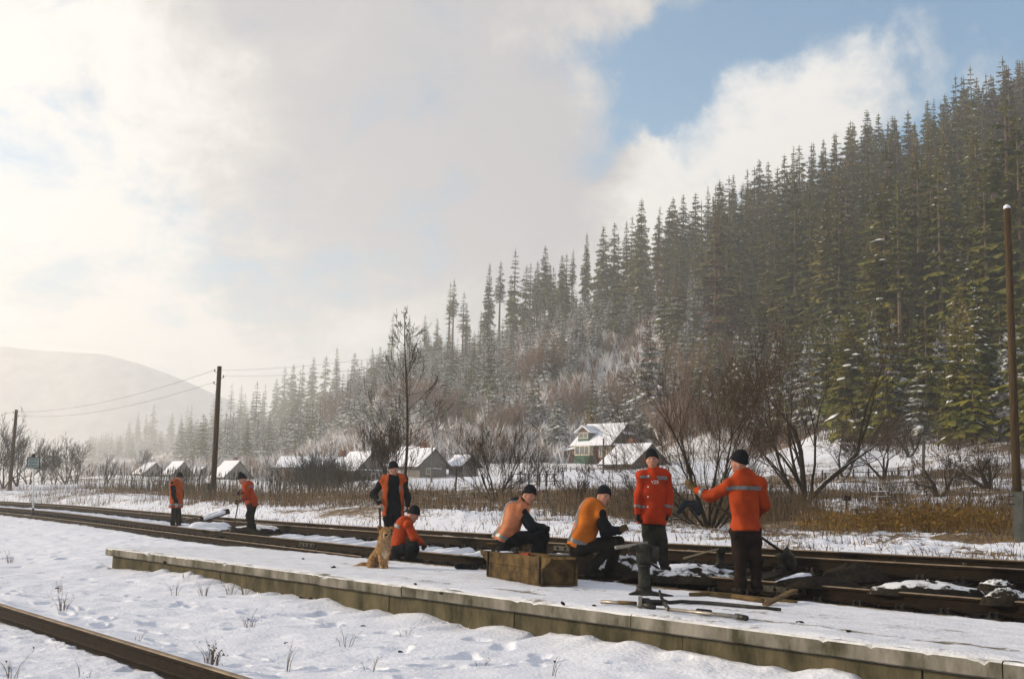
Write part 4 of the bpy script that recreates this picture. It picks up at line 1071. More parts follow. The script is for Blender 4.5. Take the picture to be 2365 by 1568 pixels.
UPV = np.array([0, 0, 1.0])
class Hs:
    """a gabled house in its own frame: x along the ridge, y across, z up; origin at the middle of the floor"""
    def __init__(s, name, label, px, py, Y, rot, dz=0.0):
        p = at(px, py, Y=Y)
        s.e = tag(empty(name, tuple(p)), label, 'house' if 'house' in name else name.split('_')[-1])
        c, n = math.cos(rot), math.sin(rot)
        s.p, s.ax, s.ay = p, np.array([c, n, 0]), np.array([-n, c, 0])
    def w(s, x, y, z): return s.p + s.ax * x + s.ay * y + np.array([0, 0, z])
    def box(s, nm, x0, x1, y0, y1, z0, z1, mat, parent=None):
        b = MB(); b.hexa([s.w(x0, y0, z0), s.w(x1, y0, z0), s.w(x1, y1, z0), s.w(x0, y1, z0), s.w(x0, y0, z1), s.w(x1, y0, z1), s.w(x1, y1, z1), s.w(x0, y1, z1)])
        return b.build(nm, mat, parent or s.e)
    def walls(s, L, W, h, mat, base=1.5):
        for nm, x0, x1, y0, y1 in (('wall', -L, L, -W, -W + .2), ('wall', -L, L, W - .2, W), ('wall', -L, -L + .2, -W + .2, W - .2), ('wall', L - .2, L, -W + .2, W - .2)):
            s.box(nm, x0, x1, y0, y1, -base, h, mat)
    def gable(s, x, W, h, rise, mat, sg):
        P = [s.w(x, -W, h), s.w(x, W, h), s.w(x, 0, h + rise)]; t = s.ax * sg * .08
        b = MB(); b.add([*P, *[q + t for q in P]], [(0, 1, 2), (5, 4, 3), (0, 3, 4, 1), (1, 4, 5, 2), (2, 5, 3, 0)] if sg < 0 else [(2, 1, 0), (3, 4, 5), (1, 4, 3, 0), (2, 5, 4, 1), (0, 3, 5, 2)])
        return b.build('gable', mat, s.e)
    def roof(s, L, W, h, rise, over=.5, snow=.14, kick=0.0):
        for sg in (-1, 1):
            sl = rise / W
            ye, ze = sg * (W + over), h - over * sl * (1 - kick)
            b = MB(); b.hexa([s.w(-L, ye, ze), s.w(L, ye, ze), s.w(L, 0, h + rise), s.w(-L, 0, h + rise), s.w(-L, ye, ze + .10), s.w(L, ye, ze + .10), s.w(L, 0, h + rise + .10), s.w(-L, 0, h + rise + .10)])
            r_ = b.build('roof', ROOFD, s.e)
            n = 14; V, F = [], []
            for i in range(n + 1):
                for j in range(7):
                    u, v = i / n, j / 6
                    zz = (ze + (h + rise - ze) * v) + .104 + (snow * (.8 + .4 * random.random()) if 0 < i < n and 0 < j else .02)
                    if j == 6: zz = h + rise + .104 + snow * .9
                    V.append(s.w(-L + 2 * L * u, ye * (1 - v), zz))
            for i in range(n):
                for j in range(6):
                    a = i * 7 + j; F.append((a, a + 7, a + 8, a + 1) if sg < 0 else (a, a + 1, a + 8, a + 7))
            ob('snow', V, F, SNOW, r_, True)
    def window(s, side, u, z, w, h, L, W, frame=CREAM):
        d = {'-y': (s.ax, -s.ay, s.w(u, -W, z)), '+y': (s.ax, s.ay, s.w(u, W, z)), '+x': (s.ay, s.ax, s.w(L, u, z)), '-x': (s.ay, -s.ax, s.w(-L, u, z))}[side]
        a, n, c = d; up = np.array([0, 0, 1.0])
        b = MB(); t = .09
        for q in (-1, 1):
            b.box(c + a * q * (w / 2) + n * .03, a, n, up, t / 2, .05, h / 2 + t); b.box(c + up * q * (h / 2) + n * .03, a, n, up, w / 2 - t / 2, .05, t / 2)
        b.box(c + n * .03, a, n, up, .03, .035, h / 2)
        f = b.build('window', frame, s.e)
        MB().box(c + n * .012, a, n, up, w / 2 - .04, .008, h / 2 - .04).build('pane', GLASS, f)
    def chimney(s, x, y, z0, z1, mat=BRICK):
        s.box('chimney', x - .3, x + .3, y - .3, y + .3, z0, z1, mat)

def simple(name, label, px, py, Y, rot, L, W, h, rise, wall, gab=None, win=(), chim=None, over=.5, kick=0.0):
    k = Hs(name, label, px, py, Y, rot); k.walls(L, W, h, wall)
    k.gable(L, W, h, rise, gab or wall, 1); k.gable(-L, W, h, rise, gab or wall, -1)
    k.roof(L + .35, W, h, rise, over, kick=kick)
    for a in win: k.window(*a, L=L, W=W)
    if chim: k.chimney(*chim)
    return k
# ridge runs to the right and away: the long side looks left, the gable looks right at the camera
RT = math.radians(-50)
RT2 = math.radians(-58)
simple('house', 'farthest small grey house almost lost in the haze at left', 345, 1108, 230, RT, 2.4, 2.2, 1.4, 1.9, WALLG)
simple('house', 'small white roofed house directly behind the far left worker', 409, 1111, 225, RT, 2.4, 1.9, 1.6, 2.1, WALLG)
simple('house', 'low snow roofed house left of the leaning utility pole', 455, 1112, 235, RT, 2.8, 2.4, 1.2, 1.6, WALLG, chim=(.5, .5, 1.5, 3.3))
simple('house', 'white roofed gabled house beside the leaning utility pole', 533, 1114, 195, RT, 2.6, 2.3, 1.2, 2.3, WALLG, win=(('+x', 0, 1.5, .7, .8),), chim=(.4, .4, 2.8, 4.3))
k = simple('long_building', 'long low snow roofed building with a sunlit end wall behind the dark bush', 728, 1115, 140, math.radians(-24), 4.9, 1.4, 2.0, 1.0, PLASTER, gab=PLASTER, win=(('-x', 0, .9, .9, 1.0),), chim=(3.6, .3, 2.2, 4.0))
k = simple('shed', 'gabled shed with snowy roof left of the man in the open vest', 832, 1110, 118, RT, 1.9, 1.55, 1.3, 1.5, WALLG, win=(('+x', .3, .5, .5, .55),))
MB().box(k.w(1.93, 0, 1.1), k.ay, k.ax, (0, 0, 1), 1.5, .10, .04).build('snow_ledge', SNOW, k.e)
simple('barn', 'back barn roof rising behind the steep roofed barn', 952, 1098, 146, RT, 2.3, 2.0, 1.5, 2.0, WALLG)
k = simple('barn', 'steep roofed barn with snowy roof and grey board gable right of the tall bare tree', 978, 1101, 124, RT, 1.75, 1.75, 1.25, 1.65, WALLG, kick=.35, over=.55, win=(('+x', -.7, .55, .5, .6), ('-y', -.6, .6, .5, .55)), chim=(-.9, .5, 2.0, 3.7))
MB().box(k.w(1.85, .2, .9), k.ay, k.ax, (0, 0, 1), .8, .10, .04).build('snow_ledge', SNOW, k.e)
simple('hut', 'small snow roofed hut right of the steep roofed barn', 1070, 1086, 125, RT, 1.3, 1.0, .7, .8, WALLG)
# the house with the dormer
k = Hs('house', 'brown wooden house with snowy roof, dormer, green veranda and green gable', 1402, 1072, 165, math.radians(-47))
k.p = k.p  
L, W, h, rise = 3.5, 3.0, 2.8, 2.9
k.walls(L, W, h, WALLB)
k.gable(L, W, h, rise, WALLGR, 1); k.gable(-L, W, h, rise, WALLGR, -1)
k.roof(L + .5, W, h, rise, .8, kick=.45)
# small hood over the gable with its own gablet
hd = MB(); hd.hexa([k.w(L + .08, -W - .3, h - .05), k.w(L + 1.0, -W - .3, h - .35), k.w(L + 1.0, W + .3, h - .35), k.w(L + .08, W + .3, h - .05), k.w(L + .08, -W - .3, h + .12), k.w(L + 1.0, -W - .3, h - .18), k.w(L + 1.0, W + .3, h - .18), k.w(L + .08, W + .3, h + .12)])
hd.build('gable_hood', SNOW, k.e)
hd = MB(); hd.hexa([k.w(L + .1, -1.15, h + rise - 1.15), k.w(L + .85, -1.15, h + rise - 1.5), k.w(L + .85, 1.15, h + rise - 1.5), k.w(L + .1, 1.15, h + rise - 1.15), k.w(L + .1, -1.15, h + rise - 1.0), k.w(L + .85, -1.15, h + rise - 1.35), k.w(L + .85, 1.15, h + rise - 1.35), k.w(L + .1, 1.15, h + rise - 1.0)])
hd.build('gablet_hood', SNOW, k.e)
# dormer on the front slope
k.box('dormer_wall', -2.9, -.7, -W - .1, -.9, h + .2, h + 1.7, WALLGR)
for sg in (-1, 1):
    b = MB(); b.hexa([k.w(-1.8 + sg * 1.55, -W - .5, h + 1.55), k.w(-1.8, -W - .5, h + 2.5), k.w(-1.8, -.3, h + 2.5), k.w(-1.8 + sg * 1.55, -.3, h + 1.55), k.w(-1.8 + sg * 1.55, -W - .5, h + 1.72), k.w(-1.8, -W - .5, h + 2.7), k.w(-1.8, -.3, h + 2.7), k.w(-1.8 + sg * 1.55, -.3, h + 1.72)])
    b.build('dormer_roof', SNOW, k.e)
b = MB(); b.add([k.w(-2.9, -W - .14, h + 1.72), k.w(-.7, -W - .14, h + 1.72), k.w(-1.8, -W - .14, h + 2.45)], [(0, 1, 2)]); b.build('dormer_gable', WALLB, k.e)
k.window('-y', -1.8, h + 1.2, 1.7, .8, L, W + .1)
MB().box(k.w(-1.8, -W - .12, h + .5), k.ax, k.ay, (0, 0, 1), 1.05, .03, .25).build('dormer_panel', GREENP, k.e)
# veranda
k.box('veranda_base', -2.9, .1, -W - .9, -W, -1.2, 1.1, GREENP)
k.box('veranda_glazing', -2.85, .05, -W - .85, -W, 1.1, 2.55, CREAM)
for q in (-2.3, -1.4, -.5): MB().box(k.w(q, -W - .87, 1.85), k.ax, k.ay, (0, 0, 1), .36, .02, .55).build('veranda_pane', GLASS, k.e)
k.window('-y', 1.7, 1.6, .9, 1.3, L, W); k.window('-y', 3.0, 1.6, .7, 1.3, L, W)
k.window('+x', .2, 1.5, .8, 1.2, L, W); k.window('+x', -1.9, 1.5, .8, 1.2, L, W)
k.box('annex', -L - 2.6, -L, -W + .2, W - 1, -1.4, 1.9, WALLB)
b = MB(); b.hexa([k.w(-L - 2.9, -W, 1.75), k.w(-L, -W, 2.2), k.w(-L, W - .8, 2.9), k.w(-L - 2.9, W - .8, 2.5), k.w(-L - 2.9, -W, 2.0), k.w(-L, -W, 2.45), k.w(-L, W - .8, 3.2), k.w(-L - 2.9, W - .8, 2.8)])
b.build('annex_roof', SNOW, k.e)
simple('house', 'low dark walled house with broad snowy roof right of the dormer house', 1465, 1101, 112, math.radians(-52), 2.1, 2.3, 1.3, 1.75, M('slate_boards', (0.13, 0.12, 0.11), (0.075, 0.07, 0.065), scale=1.2, rough=.9, stretch=(6, 6, .6)), gab=WALLB, over=.4, win=(('+x', -.8, .5, .6, .7), ('+x', .9, .5, .6, .7)), chim=(-.7, .4, 2.2, 3.8))
simple('house', 'snow roofed house half hidden behind the wide bare tree', 1655, 1082, 150, math.radians(-52), 2.9, 2.7, 2.0, 2.2, WALLG, gab=WALLGR)

# ------------------------------------------------------------------ utility poles, wires, sign
def insulator(b, c, sg):
    b.tube([c, c + np.array([sg * .10, 0, .0]), c + np.array([sg * .13, 0, .05])], .012, 5); b.tube([c + np.array([sg * .13, 0, .03]), c + np.array([sg * .13, 0, .14])], [.035, .028], 6)
def pole(px0, py0, px1, py1, Y, r, label, stub=None, ins=True, snow=False, z0=None, stubw=.14):
    a, t = at(px0, py0, Y=Y), at(px1, py1, Y=Y)
    e = tag(empty('utility_pole', tuple(a)), label, 'utility pole')
    MB().tube([a - np.array([0, 0, .5]), a + (t - a) * .5, t], [r, r * .88, r * .75], 10).build('post', POLEWOOD, e, True)
    if snow: MB().tube([t, t + np.array([-.01, 0, .05]), t + np.array([-.01, 0, .08])], [r * .85, r * .7, r * .2], 9).build('snow', SNOW, e, True)
    if stub:
        sx, h, sd = stub
        c = a + np.array([sx, -.05, 0])
        m_ = MB().tube([c - np.array([0, 0, .5]), c + np.array([0, 0, h])], [stubw, stubw * .9], 4); o = m_.build('concrete_stub', M('pole_stub', (0.075, 0.08, 0.072), (0.04, 0.043, 0.04), scale=5, rough=.95, bump=.4), e)
        for q in (.72, .9): 
            b = MB(); b.tube([c + np.array([-.16, -.14, h * q]), c + np.array([.30 * np.sign(-sx) if sx else .2, -.16, h * q])], .014, 5); b.build('wire_binding', STEEL, e)
    tips = []
    if ins:
        for sg, dz in ((-1, -.28), (1, -.55), (-1, -.85)):
            b = MB(); c = t + np.array([sg * r * .6, 0, dz]); insulator(b, c, sg); b.build('insulator', M('porcelain', (0.25, 0.25, 0.23), (0.12, 0.12, 0.11), scale=9, rough=.4), e); tips.append(c + np.array([sg * .13, 0, .1]))
    return a, t, tips
a0, t0, tips0 = pole(22, 1133, 38, 946, 88, .15, 'far utility pole at the left edge of the picture')
a1, t1, tips1 = pole(491, 1158, 507, 846, 53, .135, 'leaning utility pole with a dark concrete stub between the two far workers', stub=(-.20, .85, 1), stubw=.17)
a2, t2, tips2 = pole(2352, 1240, 2326, 482, 21.8, .085, 'brown utility pole capped with snow at the right edge', stub=(.03, .85, 1), ins=False, snow=True, stubw=.16)
def wire(p, q, sag, label):
    pts = [p + (q - p) * u - np.array([0, 0, sag * 4 * u * (1 - u)]) for u in np.linspace(0, 1, 26)]
    o = MB().tube(pts, .004 if p[1] < 70 and q[1] < 70 else .007, 4, False).build('overhead_wire', STEEL); tag(o, label, 'wire', 'overhead wires')
wire(tips0[0], tips1[0], .55, 'upper overhead wire from the far pole to the leaning pole')
wire(tips0[1], tips1[2], .6, 'lower overhead wire from the far pole to the leaning pole')
wire(tips1[0] + np.array([.3, 0, 0]), t2 + np.array([0, 0, -.1]), .75, 'upper overhead wire from the leaning pole to the brown pole')
wire(tips1[1], t2 + np.array([0, 0, -.45]), .8, 'lower overhead wire from the leaning pole to the brown pole')
wire(tips0[0], at(-320, 1010, Y=125), .5, 'overhead wire leaving the far pole past the left edge')
# thin village poles
THIN = M('thin_pole', (0.13, 0.12, 0.10), (0.08, 0.07, 0.06), scale=6, rough=.9)
for k, (px, y0, y1, Y, lab) in enumerate([(1393, 1125, 1012, 85, 'thin pale pole in front of the house with the dormer'), (1243, 1115, 1030, 110, 'thin pole in the meadow left of the dormer house'), (997, 1120, 1035, 95, 'thin pole in front of the steep roofed barn'), (577, 1110, 1062, 180, 'thin pole in front of the white roofed gabled house'),
                                          (445, 1108, 1060, 200, 'thin hazy pole between the two small left houses'), (797, 1110, 1050, 130, 'thin pole beside the chimney of the long low building'), (2132, 1128, 1008, 60, 'thin pale pole behind the low orchard trees'), (287, 1108, 1065, 210, 'thin hazy pole left of the far workers'), (1126, 1090, 1045, 150, 'thin pole above the small hut')]):
    a, t = at(px, y0, Y=Y), at(px + 1, y1, Y=Y)
    b = MB(); b.tube([a - np.array([0, 0, .6]), t], [.09 if Y < 150 else .11, .07 if Y < 150 else .09], 6); o = b.build('village_pole', THIN); tag(o, lab, 'pole', 'thin village poles')
# fence posts in the meadow
for k, (px, y0, h, Y, lab) in enumerate([(1245, 1135, 1.0, 62, 'left of two close fence posts behind the seated man'), (1262, 1133, 1.0, 62, 'right of two close fence posts behind the seated man'), (1052, 1130, 1.2, 66, 'dark fence post below the steep roofed barn'), (1217, 1092, 1.5, 110, 'fence post on the bank left of the dormer house'),
                                         (1360, 1105, 1.0, 95, 'short fence post below the dormer house'), (1308, 1100, 1.0, 98, 'fence post on the snowy bank below the dormer house'), (1905, 1128, .8, 58, 'fence post right of the forked bare tree'), (2060, 1120, .8, 62, 'fence post right of the hay rack'), (2098, 1118, .8, 62, 'fence post under the orchard trees')]):
    a = at(px, y0, Y=Y); b = MB(); b.tube([a - np.array([0, 0, .8]), a + np.array([random.uniform(-.04, .04), 0, h])], .055, 6); o = b.build('fence_post', DARKWOOD); tag(o, lab, 'fence post', 'meadow fence posts')
for k, (x0, y0, x1, y1, Y, lab) in enumerate([(1180, 1131, 1300, 1128, 62, 'snowy rail fence in the meadow behind the seated men'), (1900, 1130, 2110, 1121, 60, 'snowy rail fence under the orchard trees'), (1290, 1103, 1372, 1108, 96, 'rail fence below the dormer house')]):
    a, b = at(x0, y0, Y=Y), at(x1, y1, Y=Y + 2); e = tag(empty('rail_fence', tuple(a)), lab, 'fence')
    for z in (.45, .85): MB().tube([a + UPV * z, (a + b) / 2 + UPV * (z - .03), b + UPV * z], .035, 5).build('rail', M('fence_rail', (0.10, 0.085, 0.07), (0.06, 0.05, 0.04), scale=6, rough=.9, snow=(.2, .6, .9)), e)
    for u_ in np.linspace(0, 1, 7): c = a + (b - a) * u_; MB().tube([c - UPV * .7, c + UPV * 1.0], .045, 6).build('post', DARKWOOD, e)
# sign
a, t = at(76, 1180, Y=51), at(77, 1064, Y=51)
e = tag(empty('railway_sign', tuple(a)), 'white post with a small framed three line notice board beside the track', 'sign')
MB().tube([a - np.array([0, 0, .3]), a + np.array([0, 0, .12])], .05, 8).build('dark_base', STEEL, e, True)
MB().tube([a + np.array([0, 0, .12]), t], .052, 8).build('post', M('white_paint', (0.70, 0.71, 0.70), (0.58, 0.6, 0.58), scale=4, rough=.6), e, True)
c = at(77.5, 1068, Y=50.92)
MB().box(c, (1, 0, 0), (0, 1, 0), (0, 0, 1), .255, .010, .215).build('board', M('notice_board', (0.30, 0.36, 0.36), (0.22, 0.28, 0.29), scale=6, rough=.6), e)
b = MB(); DK = M('black_paint', (0.02, 0.025, 0.025), scale=5, rough=.6)
for q in (-1, 1): b.box(c + np.array([q * .27, -.005, 0]), (1, 0, 0), (0, 1, 0), (0, 0, 1), .018, .02, .245); b.box(c + np.array([0, -.005, q * .23]), (1, 0, 0), (0, 1, 0), (0, 0, 1), .254, .02, .018)
b.build('frame', DK, e)
MB().tube([c + np.array([-.02, 0, .24]), c + np.array([-.02, 0, .30]), c + np.array([-.02, 0, .37]), c + np.array([-.02, 0, .40])], [.05, .075, .07, .02], 8).build('lamp_cap', DK, e, True)
r = np.random.default_rng(77)
for row, (n, z) in enumerate([(7, .13), (8, .0), (8, -.13)]):
    b = MB()
    for k in range(n):
        x0 = -.20 + .40 * (k + .5) / n
        for sg in (-1, 1): b.box(c + np.array([x0 + sg * .013, -.0125, z]), (1, 0, 0), (0, 1, 0), (0, 0, 1), .005, .002, .035)
        b.box(c + np.array([x0, -.0125, z + r.choice([-.03, 0, .03])]), (1, 0, 0), (0, 1, 0), (0, 0, 1), .009, .002, .006)
    b.build('lettering', DK, e)
# hay rack
p = at(2035, 1172, Y=36); p[2] = gz(2035, 36) - .1
e = tag(empty('hay_rack', tuple(p)), 'snow dusted wooden hay rack of crossbars on slanting legs beyond the track', 'hay rack')
SW = M('snowy_pole', (0.10, 0.08, 0.06), (0.06, 0.05, 0.04), scale=6, rough=.9, snow=(.0, .5, .9))
for x0, x1 in ((-.30, -.05), (.62, .02)):
    MB().tube([p + np.array([x0, -.25, 0]), p + np.array([x1, .05, .98])], .022, 6).build('leg', SW, e)
MB().tube([p + np.array([.05, .45, 0]), p + np.array([0, .05, .98])], .022, 6).build('leg', SW, e)
for k, z in enumerate((.18, .34, .50, .66, .82)):
    u = z / .98; MB().tube([p + np.array([-.48 + .22 * u, -.27 * (1 - u), z]), p + np.array([.70 - .55 * u, -.27 * (1 - u), z + .03])], .017, 6).build('crossbar', SW, e)
p = at(1955, 1160, Y=36); p[2] = gz(1955, 36)
e = tag(empty('marker_post', tuple(p)), 'short dark marker post with a square head left of the hay rack', 'post')
MB().tube([p - np.array([0, 0, .2]), p + np.array([0, 0, .42])], .035, 6).build('post', DARKWOOD, e); MB().box(p + np.array([.03, 0, .50]), (1, 0, 0), (0, 1, 0), (0, 0, 1), .10, .04, .08).build('head', DARKWOOD, e)
# ------------------------------------------------------------------ solid modelling of bodies (distance field -> mesh)
def _bb(pts, r): 
    P = np.array(pts, float); return P.min(0) - r, P.max(0) + r
def cap(a, b, ra, rb=None, flat=None):
    """tapered limb; flat=(axis, ratio) squashes it along an axis"""
    a, b = np.asarray(a, float), np.asarray(b, float); rb = ra if rb is None else rb
    def f(P):
        Q = P - a; ba = b - a
        if flat is not None:
            n = np.asarray(flat[0], float); n = n / np.linalg.norm(n); k = 1 / flat[1] - 1
            Q = Q + n * ((Q @ n) * k)[..., None]; ba = ba + n * ((ba @ n) * k)
        t = np.clip((Q @ ba) / (ba @ ba + 1e-9), 0, 1)
        return np.linalg.norm(Q - t[..., None] * ba, axis=-1) - (ra + (rb - ra) * t)
    return (*_bb([a, b], max(ra, rb)), f)
def ell(c, axes, r):
    c = np.asarray(c, float); A_ = np.array([np.asarray(v, float) / np.linalg.norm(v) for v in axes]); r = np.asarray(r, float)
    def f(P):
        Q = ((P - c) @ A_.T) / r; k = np.linalg.norm(Q, axis=-1)
        return (k - 1) * r.min()
    return (c - r.max(), c + r.max(), f)
def wrinkle(seed, amp, freq):
    r = np.random.default_rng(seed); D = r.normal(0, 1, (7, 3)); D /= np.linalg.norm(D, axis=1)[:, None]; D *= freq * r.uniform(.5, 1.5, (7, 1)); ph = r.uniform(0, 6.28, 7)
    return lambda P: amp * np.sin(P @ D.T + ph + 1.2 * np.sin(P @ D[::-1].T * .5)).sum(-1) / 3.0
def solid(prims, h=.016, k=.03, cuts=(), subs=(), noise=None):
    """union of prims blended by k, cut by half-spaces (point, normal: keeps the side the normal points away from), minus subs"""
    lo = np.min([p[0] for p in prims], 0) - .04; hi = np.max([p[1] for p in prims], 0) + .04
    n = np.ceil((hi - lo) / h).astype(int) + 1
    ax = [lo[i] + h * np.arange(n[i]) for i in range(3)]
    V = np.full(n, .5)
    def block(p, m):
        i0 = np.clip(np.floor((p[0] - m - lo) / h).astype(int), 0, n); i1 = np.clip(np.ceil((p[1] + m - lo) / h).astype(int) + 1, 0, n)
        sl = tuple(slice(i0[i], i1[i]) for i in range(3))
        G = np.stack(np.meshgrid(*[ax[i][sl[i]] for i in range(3)], indexing='ij'), -1)
        return sl, G
    for p in prims:
        sl, G = block(p, k + 3 * h); d = p[2](G); v = V[sl]
        q = np.clip(.5 + .5 * (v - d) / k, 0, 1)
        V[sl] = v * (1 - q) + d * q - k * q * (1 - q)
    for p in subs:
        sl, G = block(p, 3 * h); V[sl] = np.maximum(V[sl], -p[2](G))
    if noise is not None or cuts:
        G = np.stack(np.meshgrid(*ax, indexing='ij'), -1)
        if noise is not None:
            V = V + noise(G)
        for c, nn in cuts:
            nn = np.asarray(nn, float); nn = nn / np.linalg.norm(nn); V = np.maximum(V, (G - np.asarray(c, float)) @ nn)
    # surface nets
    ins = V < 0
    c8 = [(i, j, l) for i in (0, 1) for j in (0, 1) for l in (0, 1)]
    S = lambda A_, o: A_[o[0]:n[0] - 1 + o[0], o[1]:n[1] - 1 + o[1], o[2]:n[2] - 1 + o[2]]
    cnt = sum(S(ins, o).astype(np.int8) for o in c8)
    act = (cnt > 0) & (cnt < 8)
    idx = np.argwhere(act); ids = np.full(act.shape, -1); ids[act] = np.arange(len(idx))
    acc = np.zeros((len(idx), 3)); num = np.zeros(len(idx))
    for o in c8:
        for a_ in range(3):
            if o[a_] == 1: continue
            o2 = list(o); o2[a_] = 1; o2 = tuple(o2)
            v0, v1 = S(V, o)[act], S(V, o2)[act]; cr = (v0 < 0) != (v1 < 0)
            t = np.where(cr, v0 / np.where(cr, v0 - v1, 1), 0)
            pt = np.tile(np.array(o, float), (len(idx), 1)); pt[:, a_] = t
            acc[cr] += pt[cr]; num[cr] += 1
    Vt = lo + h * (idx + acc / np.maximum(num, 1)[:, None])
    F = []
    for a_ in range(3):
        b_, c_ = (a_ + 1) % 3, (a_ + 2) % 3
        s0 = [slice(None)] * 3; s1 = [slice(None)] * 3; s0[a_] = slice(0, -1); s1[a_] = slice(1, None)
        e0, e1 = ins[tuple(s0)], ins[tuple(s1)]
        E = np.argwhere(e0 != e1)
        E = E[(E[:, b_] > 0) & (E[:, c_] > 0) & (E[:, b_] < n[b_] - 1) & (E[:, c_] < n[c_] - 1)]
        if not len(E): continue
        inside = e0[tuple(E.T)]
        g = []
        for db, dc in ((-1, -1), (0, -1), (0, 0), (-1, 0)):
            q = E.copy(); q[:, b_] += db; q[:, c_] += dc; g.append(ids[tuple(q.T)])
        g = np.stack(g, -1); g[~inside] = g[~inside][:, ::-1]; F.append(g)
    F = np.concatenate(F); F = F[(F >= 0).all(1)]
    return Vt, F
def vnormals(V, F):
    n = np.cross(V[F[:, 2]] - V[F[:, 0]], V[F[:, 3]] - V[F[:, 1]]); N_ = np.zeros_like(V)
    for k in range(4): np.add.at(N_, F[:, k], n)
    return N_ / (np.linalg.norm(N_, axis=1)[:, None] + 1e-12)
def patch(name, VF, pred, mat, parent, lift=.006):
    """a strip sewn on: the faces of a garment that satisfy pred, lifted off it"""
    V, F = VF; N_ = vnormals(V, F); C_ = V[F].mean(1); m = pred(C_)
    f = F[m]
    if not len(f): return None
    u, inv = np.unique(f, return_inverse=True)
    return ob(name, V[u] + N_[u] * lift, inv.reshape(f.shape), mat, parent, True)
def unit(v): v = np.asarray(v, float); return v / (np.linalg.norm(v) + 1e-9)

SKIN = M('skin', (0.42, 0.21, 0.145), (0.34, 0.16, 0.11), scale=14, rough=.6, spec=.3)
KNIT = M('black_knit', (0.012, 0.013, 0.016), (0.006, 0.007, 0.009), scale=60, rough=.95, bump=.5, bscale=120)
BLACKC = M('black_cloth', (0.010, 0.012, 0.015), (0.005, 0.006, 0.008), scale=10, rough=.95, bump=.3)
DARKTR = M('dark_trousers', (0.020, 0.020, 0.018), (0.010, 0.010, 0.010), scale=10, rough=.95, bump=.3)
GREYTR = M('worn_grey_trousers', (0.034, 0.034, 0.027), (0.015, 0.016, 0.014), scale=7, rough=.95, bump=.3)
BROWNTR = M('dark_brown_trousers', (0.022, 0.014, 0.011), (0.011, 0.008, 0.007), scale=8, rough=.95, bump=.3)
REDJ = M('orange_red_jacket', (0.40, 0.036, 0.007), (0.25, 0.021, 0.005), scale=5, rough=.75, bump=.25, bscale=18)
ORANJ = M('orange_jacket', (0.36, 0.048, 0.008), (0.23, 0.028, 0.006), scale=5, rough=.75, bump=.25, bscale=18)
VESTO = M('orange_vest', (0.50, 0.145, 0.017), (0.33, 0.085, 0.011), scale=5, rough=.75, bump=.25, bscale=18)
VESTP = M('faded_orange_vest', (0.54, 0.215, 0.11), (0.36, 0.125, 0.058), scale=5, rough=.75, bump=.25, bscale=18)
VESTD = M('dull_orange_vest', (0.38, 0.075, 0.014), (0.25, 0.045, 0.009), scale=5, rough=.75, bump=.25, bscale=18)
REFL = M('reflective_tape', (0.19, 0.205, 0.215), (0.11, 0.12, 0.13), scale=14, rough=.35, metal=.2)
BOOTM = M('black_boot', (0.012, 0.011, 0.010), scale=9, rough=.6)
WGLOVE = M('white_glove', (0.45, 0.42, 0.37), (0.30, 0.28, 0.24), scale=20, rough=.9)
BGLOVE = M('black_glove', (0.010, 0.010, 0.011), scale=20, rough=.8)
TGLOVE = M('brown_glove', (0.11, 0.075, 0.035), (0.06, 0.05, 0.022), scale=12, rough=.85)
EYEM = M('eye', (0.015, 0.012, 0.01), scale=4, rough=.3)
LIPM = M('lip', (0.26, 0.09, 0.07), scale=4, rough=.5)

def glove(parent, wrist, d, nrm, mat, curl=.6, side=1, s=1.0):
    """palm, four bent fingers of different length and a thumb from the side of the palm"""
    d, nrm = unit(d), unit(nrm); nrm = unit(nrm - d * (nrm @ d)); lat = np.cross(d, nrm) * side
    P = [cap(wrist - d * .02, wrist + d * .085 * s, .036 * s, .042 * s, (nrm, .55)), cap(wrist - d * .05, wrist + d * .01, .038, .034)]
    for k, (o, L) in enumerate(((-.030, .060), (-.010, .072), (.011, .068), (.030, .052))):
        b0 = wrist + d * .085 * s + lat * o * s; c1 = math.cos(curl), math.sin(curl)
        b1 = b0 + (d * c1[0] + nrm * c1[1]) * L * .55 * s; c2 = math.cos(curl * 2), math.sin(curl * 2)
        b2 = b1 + (d * c2[0] + nrm * c2[1]) * L * .6 * s
        P += [cap(b0 - d * .02, b1, .0125 * s, .0115 * s), cap(b1, b2, .0115 * s, .010 * s)]
    t0 = wrist + d * .03 * s - lat * .03 * s; t1 = t0 + (d * .55 - lat * .7 + nrm * .3) * .045 * s; t2 = t1 + (d * .85 - lat * .15 + nrm * .45) * .035 * s
    P += [cap(t0, t1, .015 * s, .013 * s), cap(t1, t2, .013 * s, .011 * s)]
    V, F = solid(P, .0085, .008); return ob('glove', V, F, mat, parent, True)

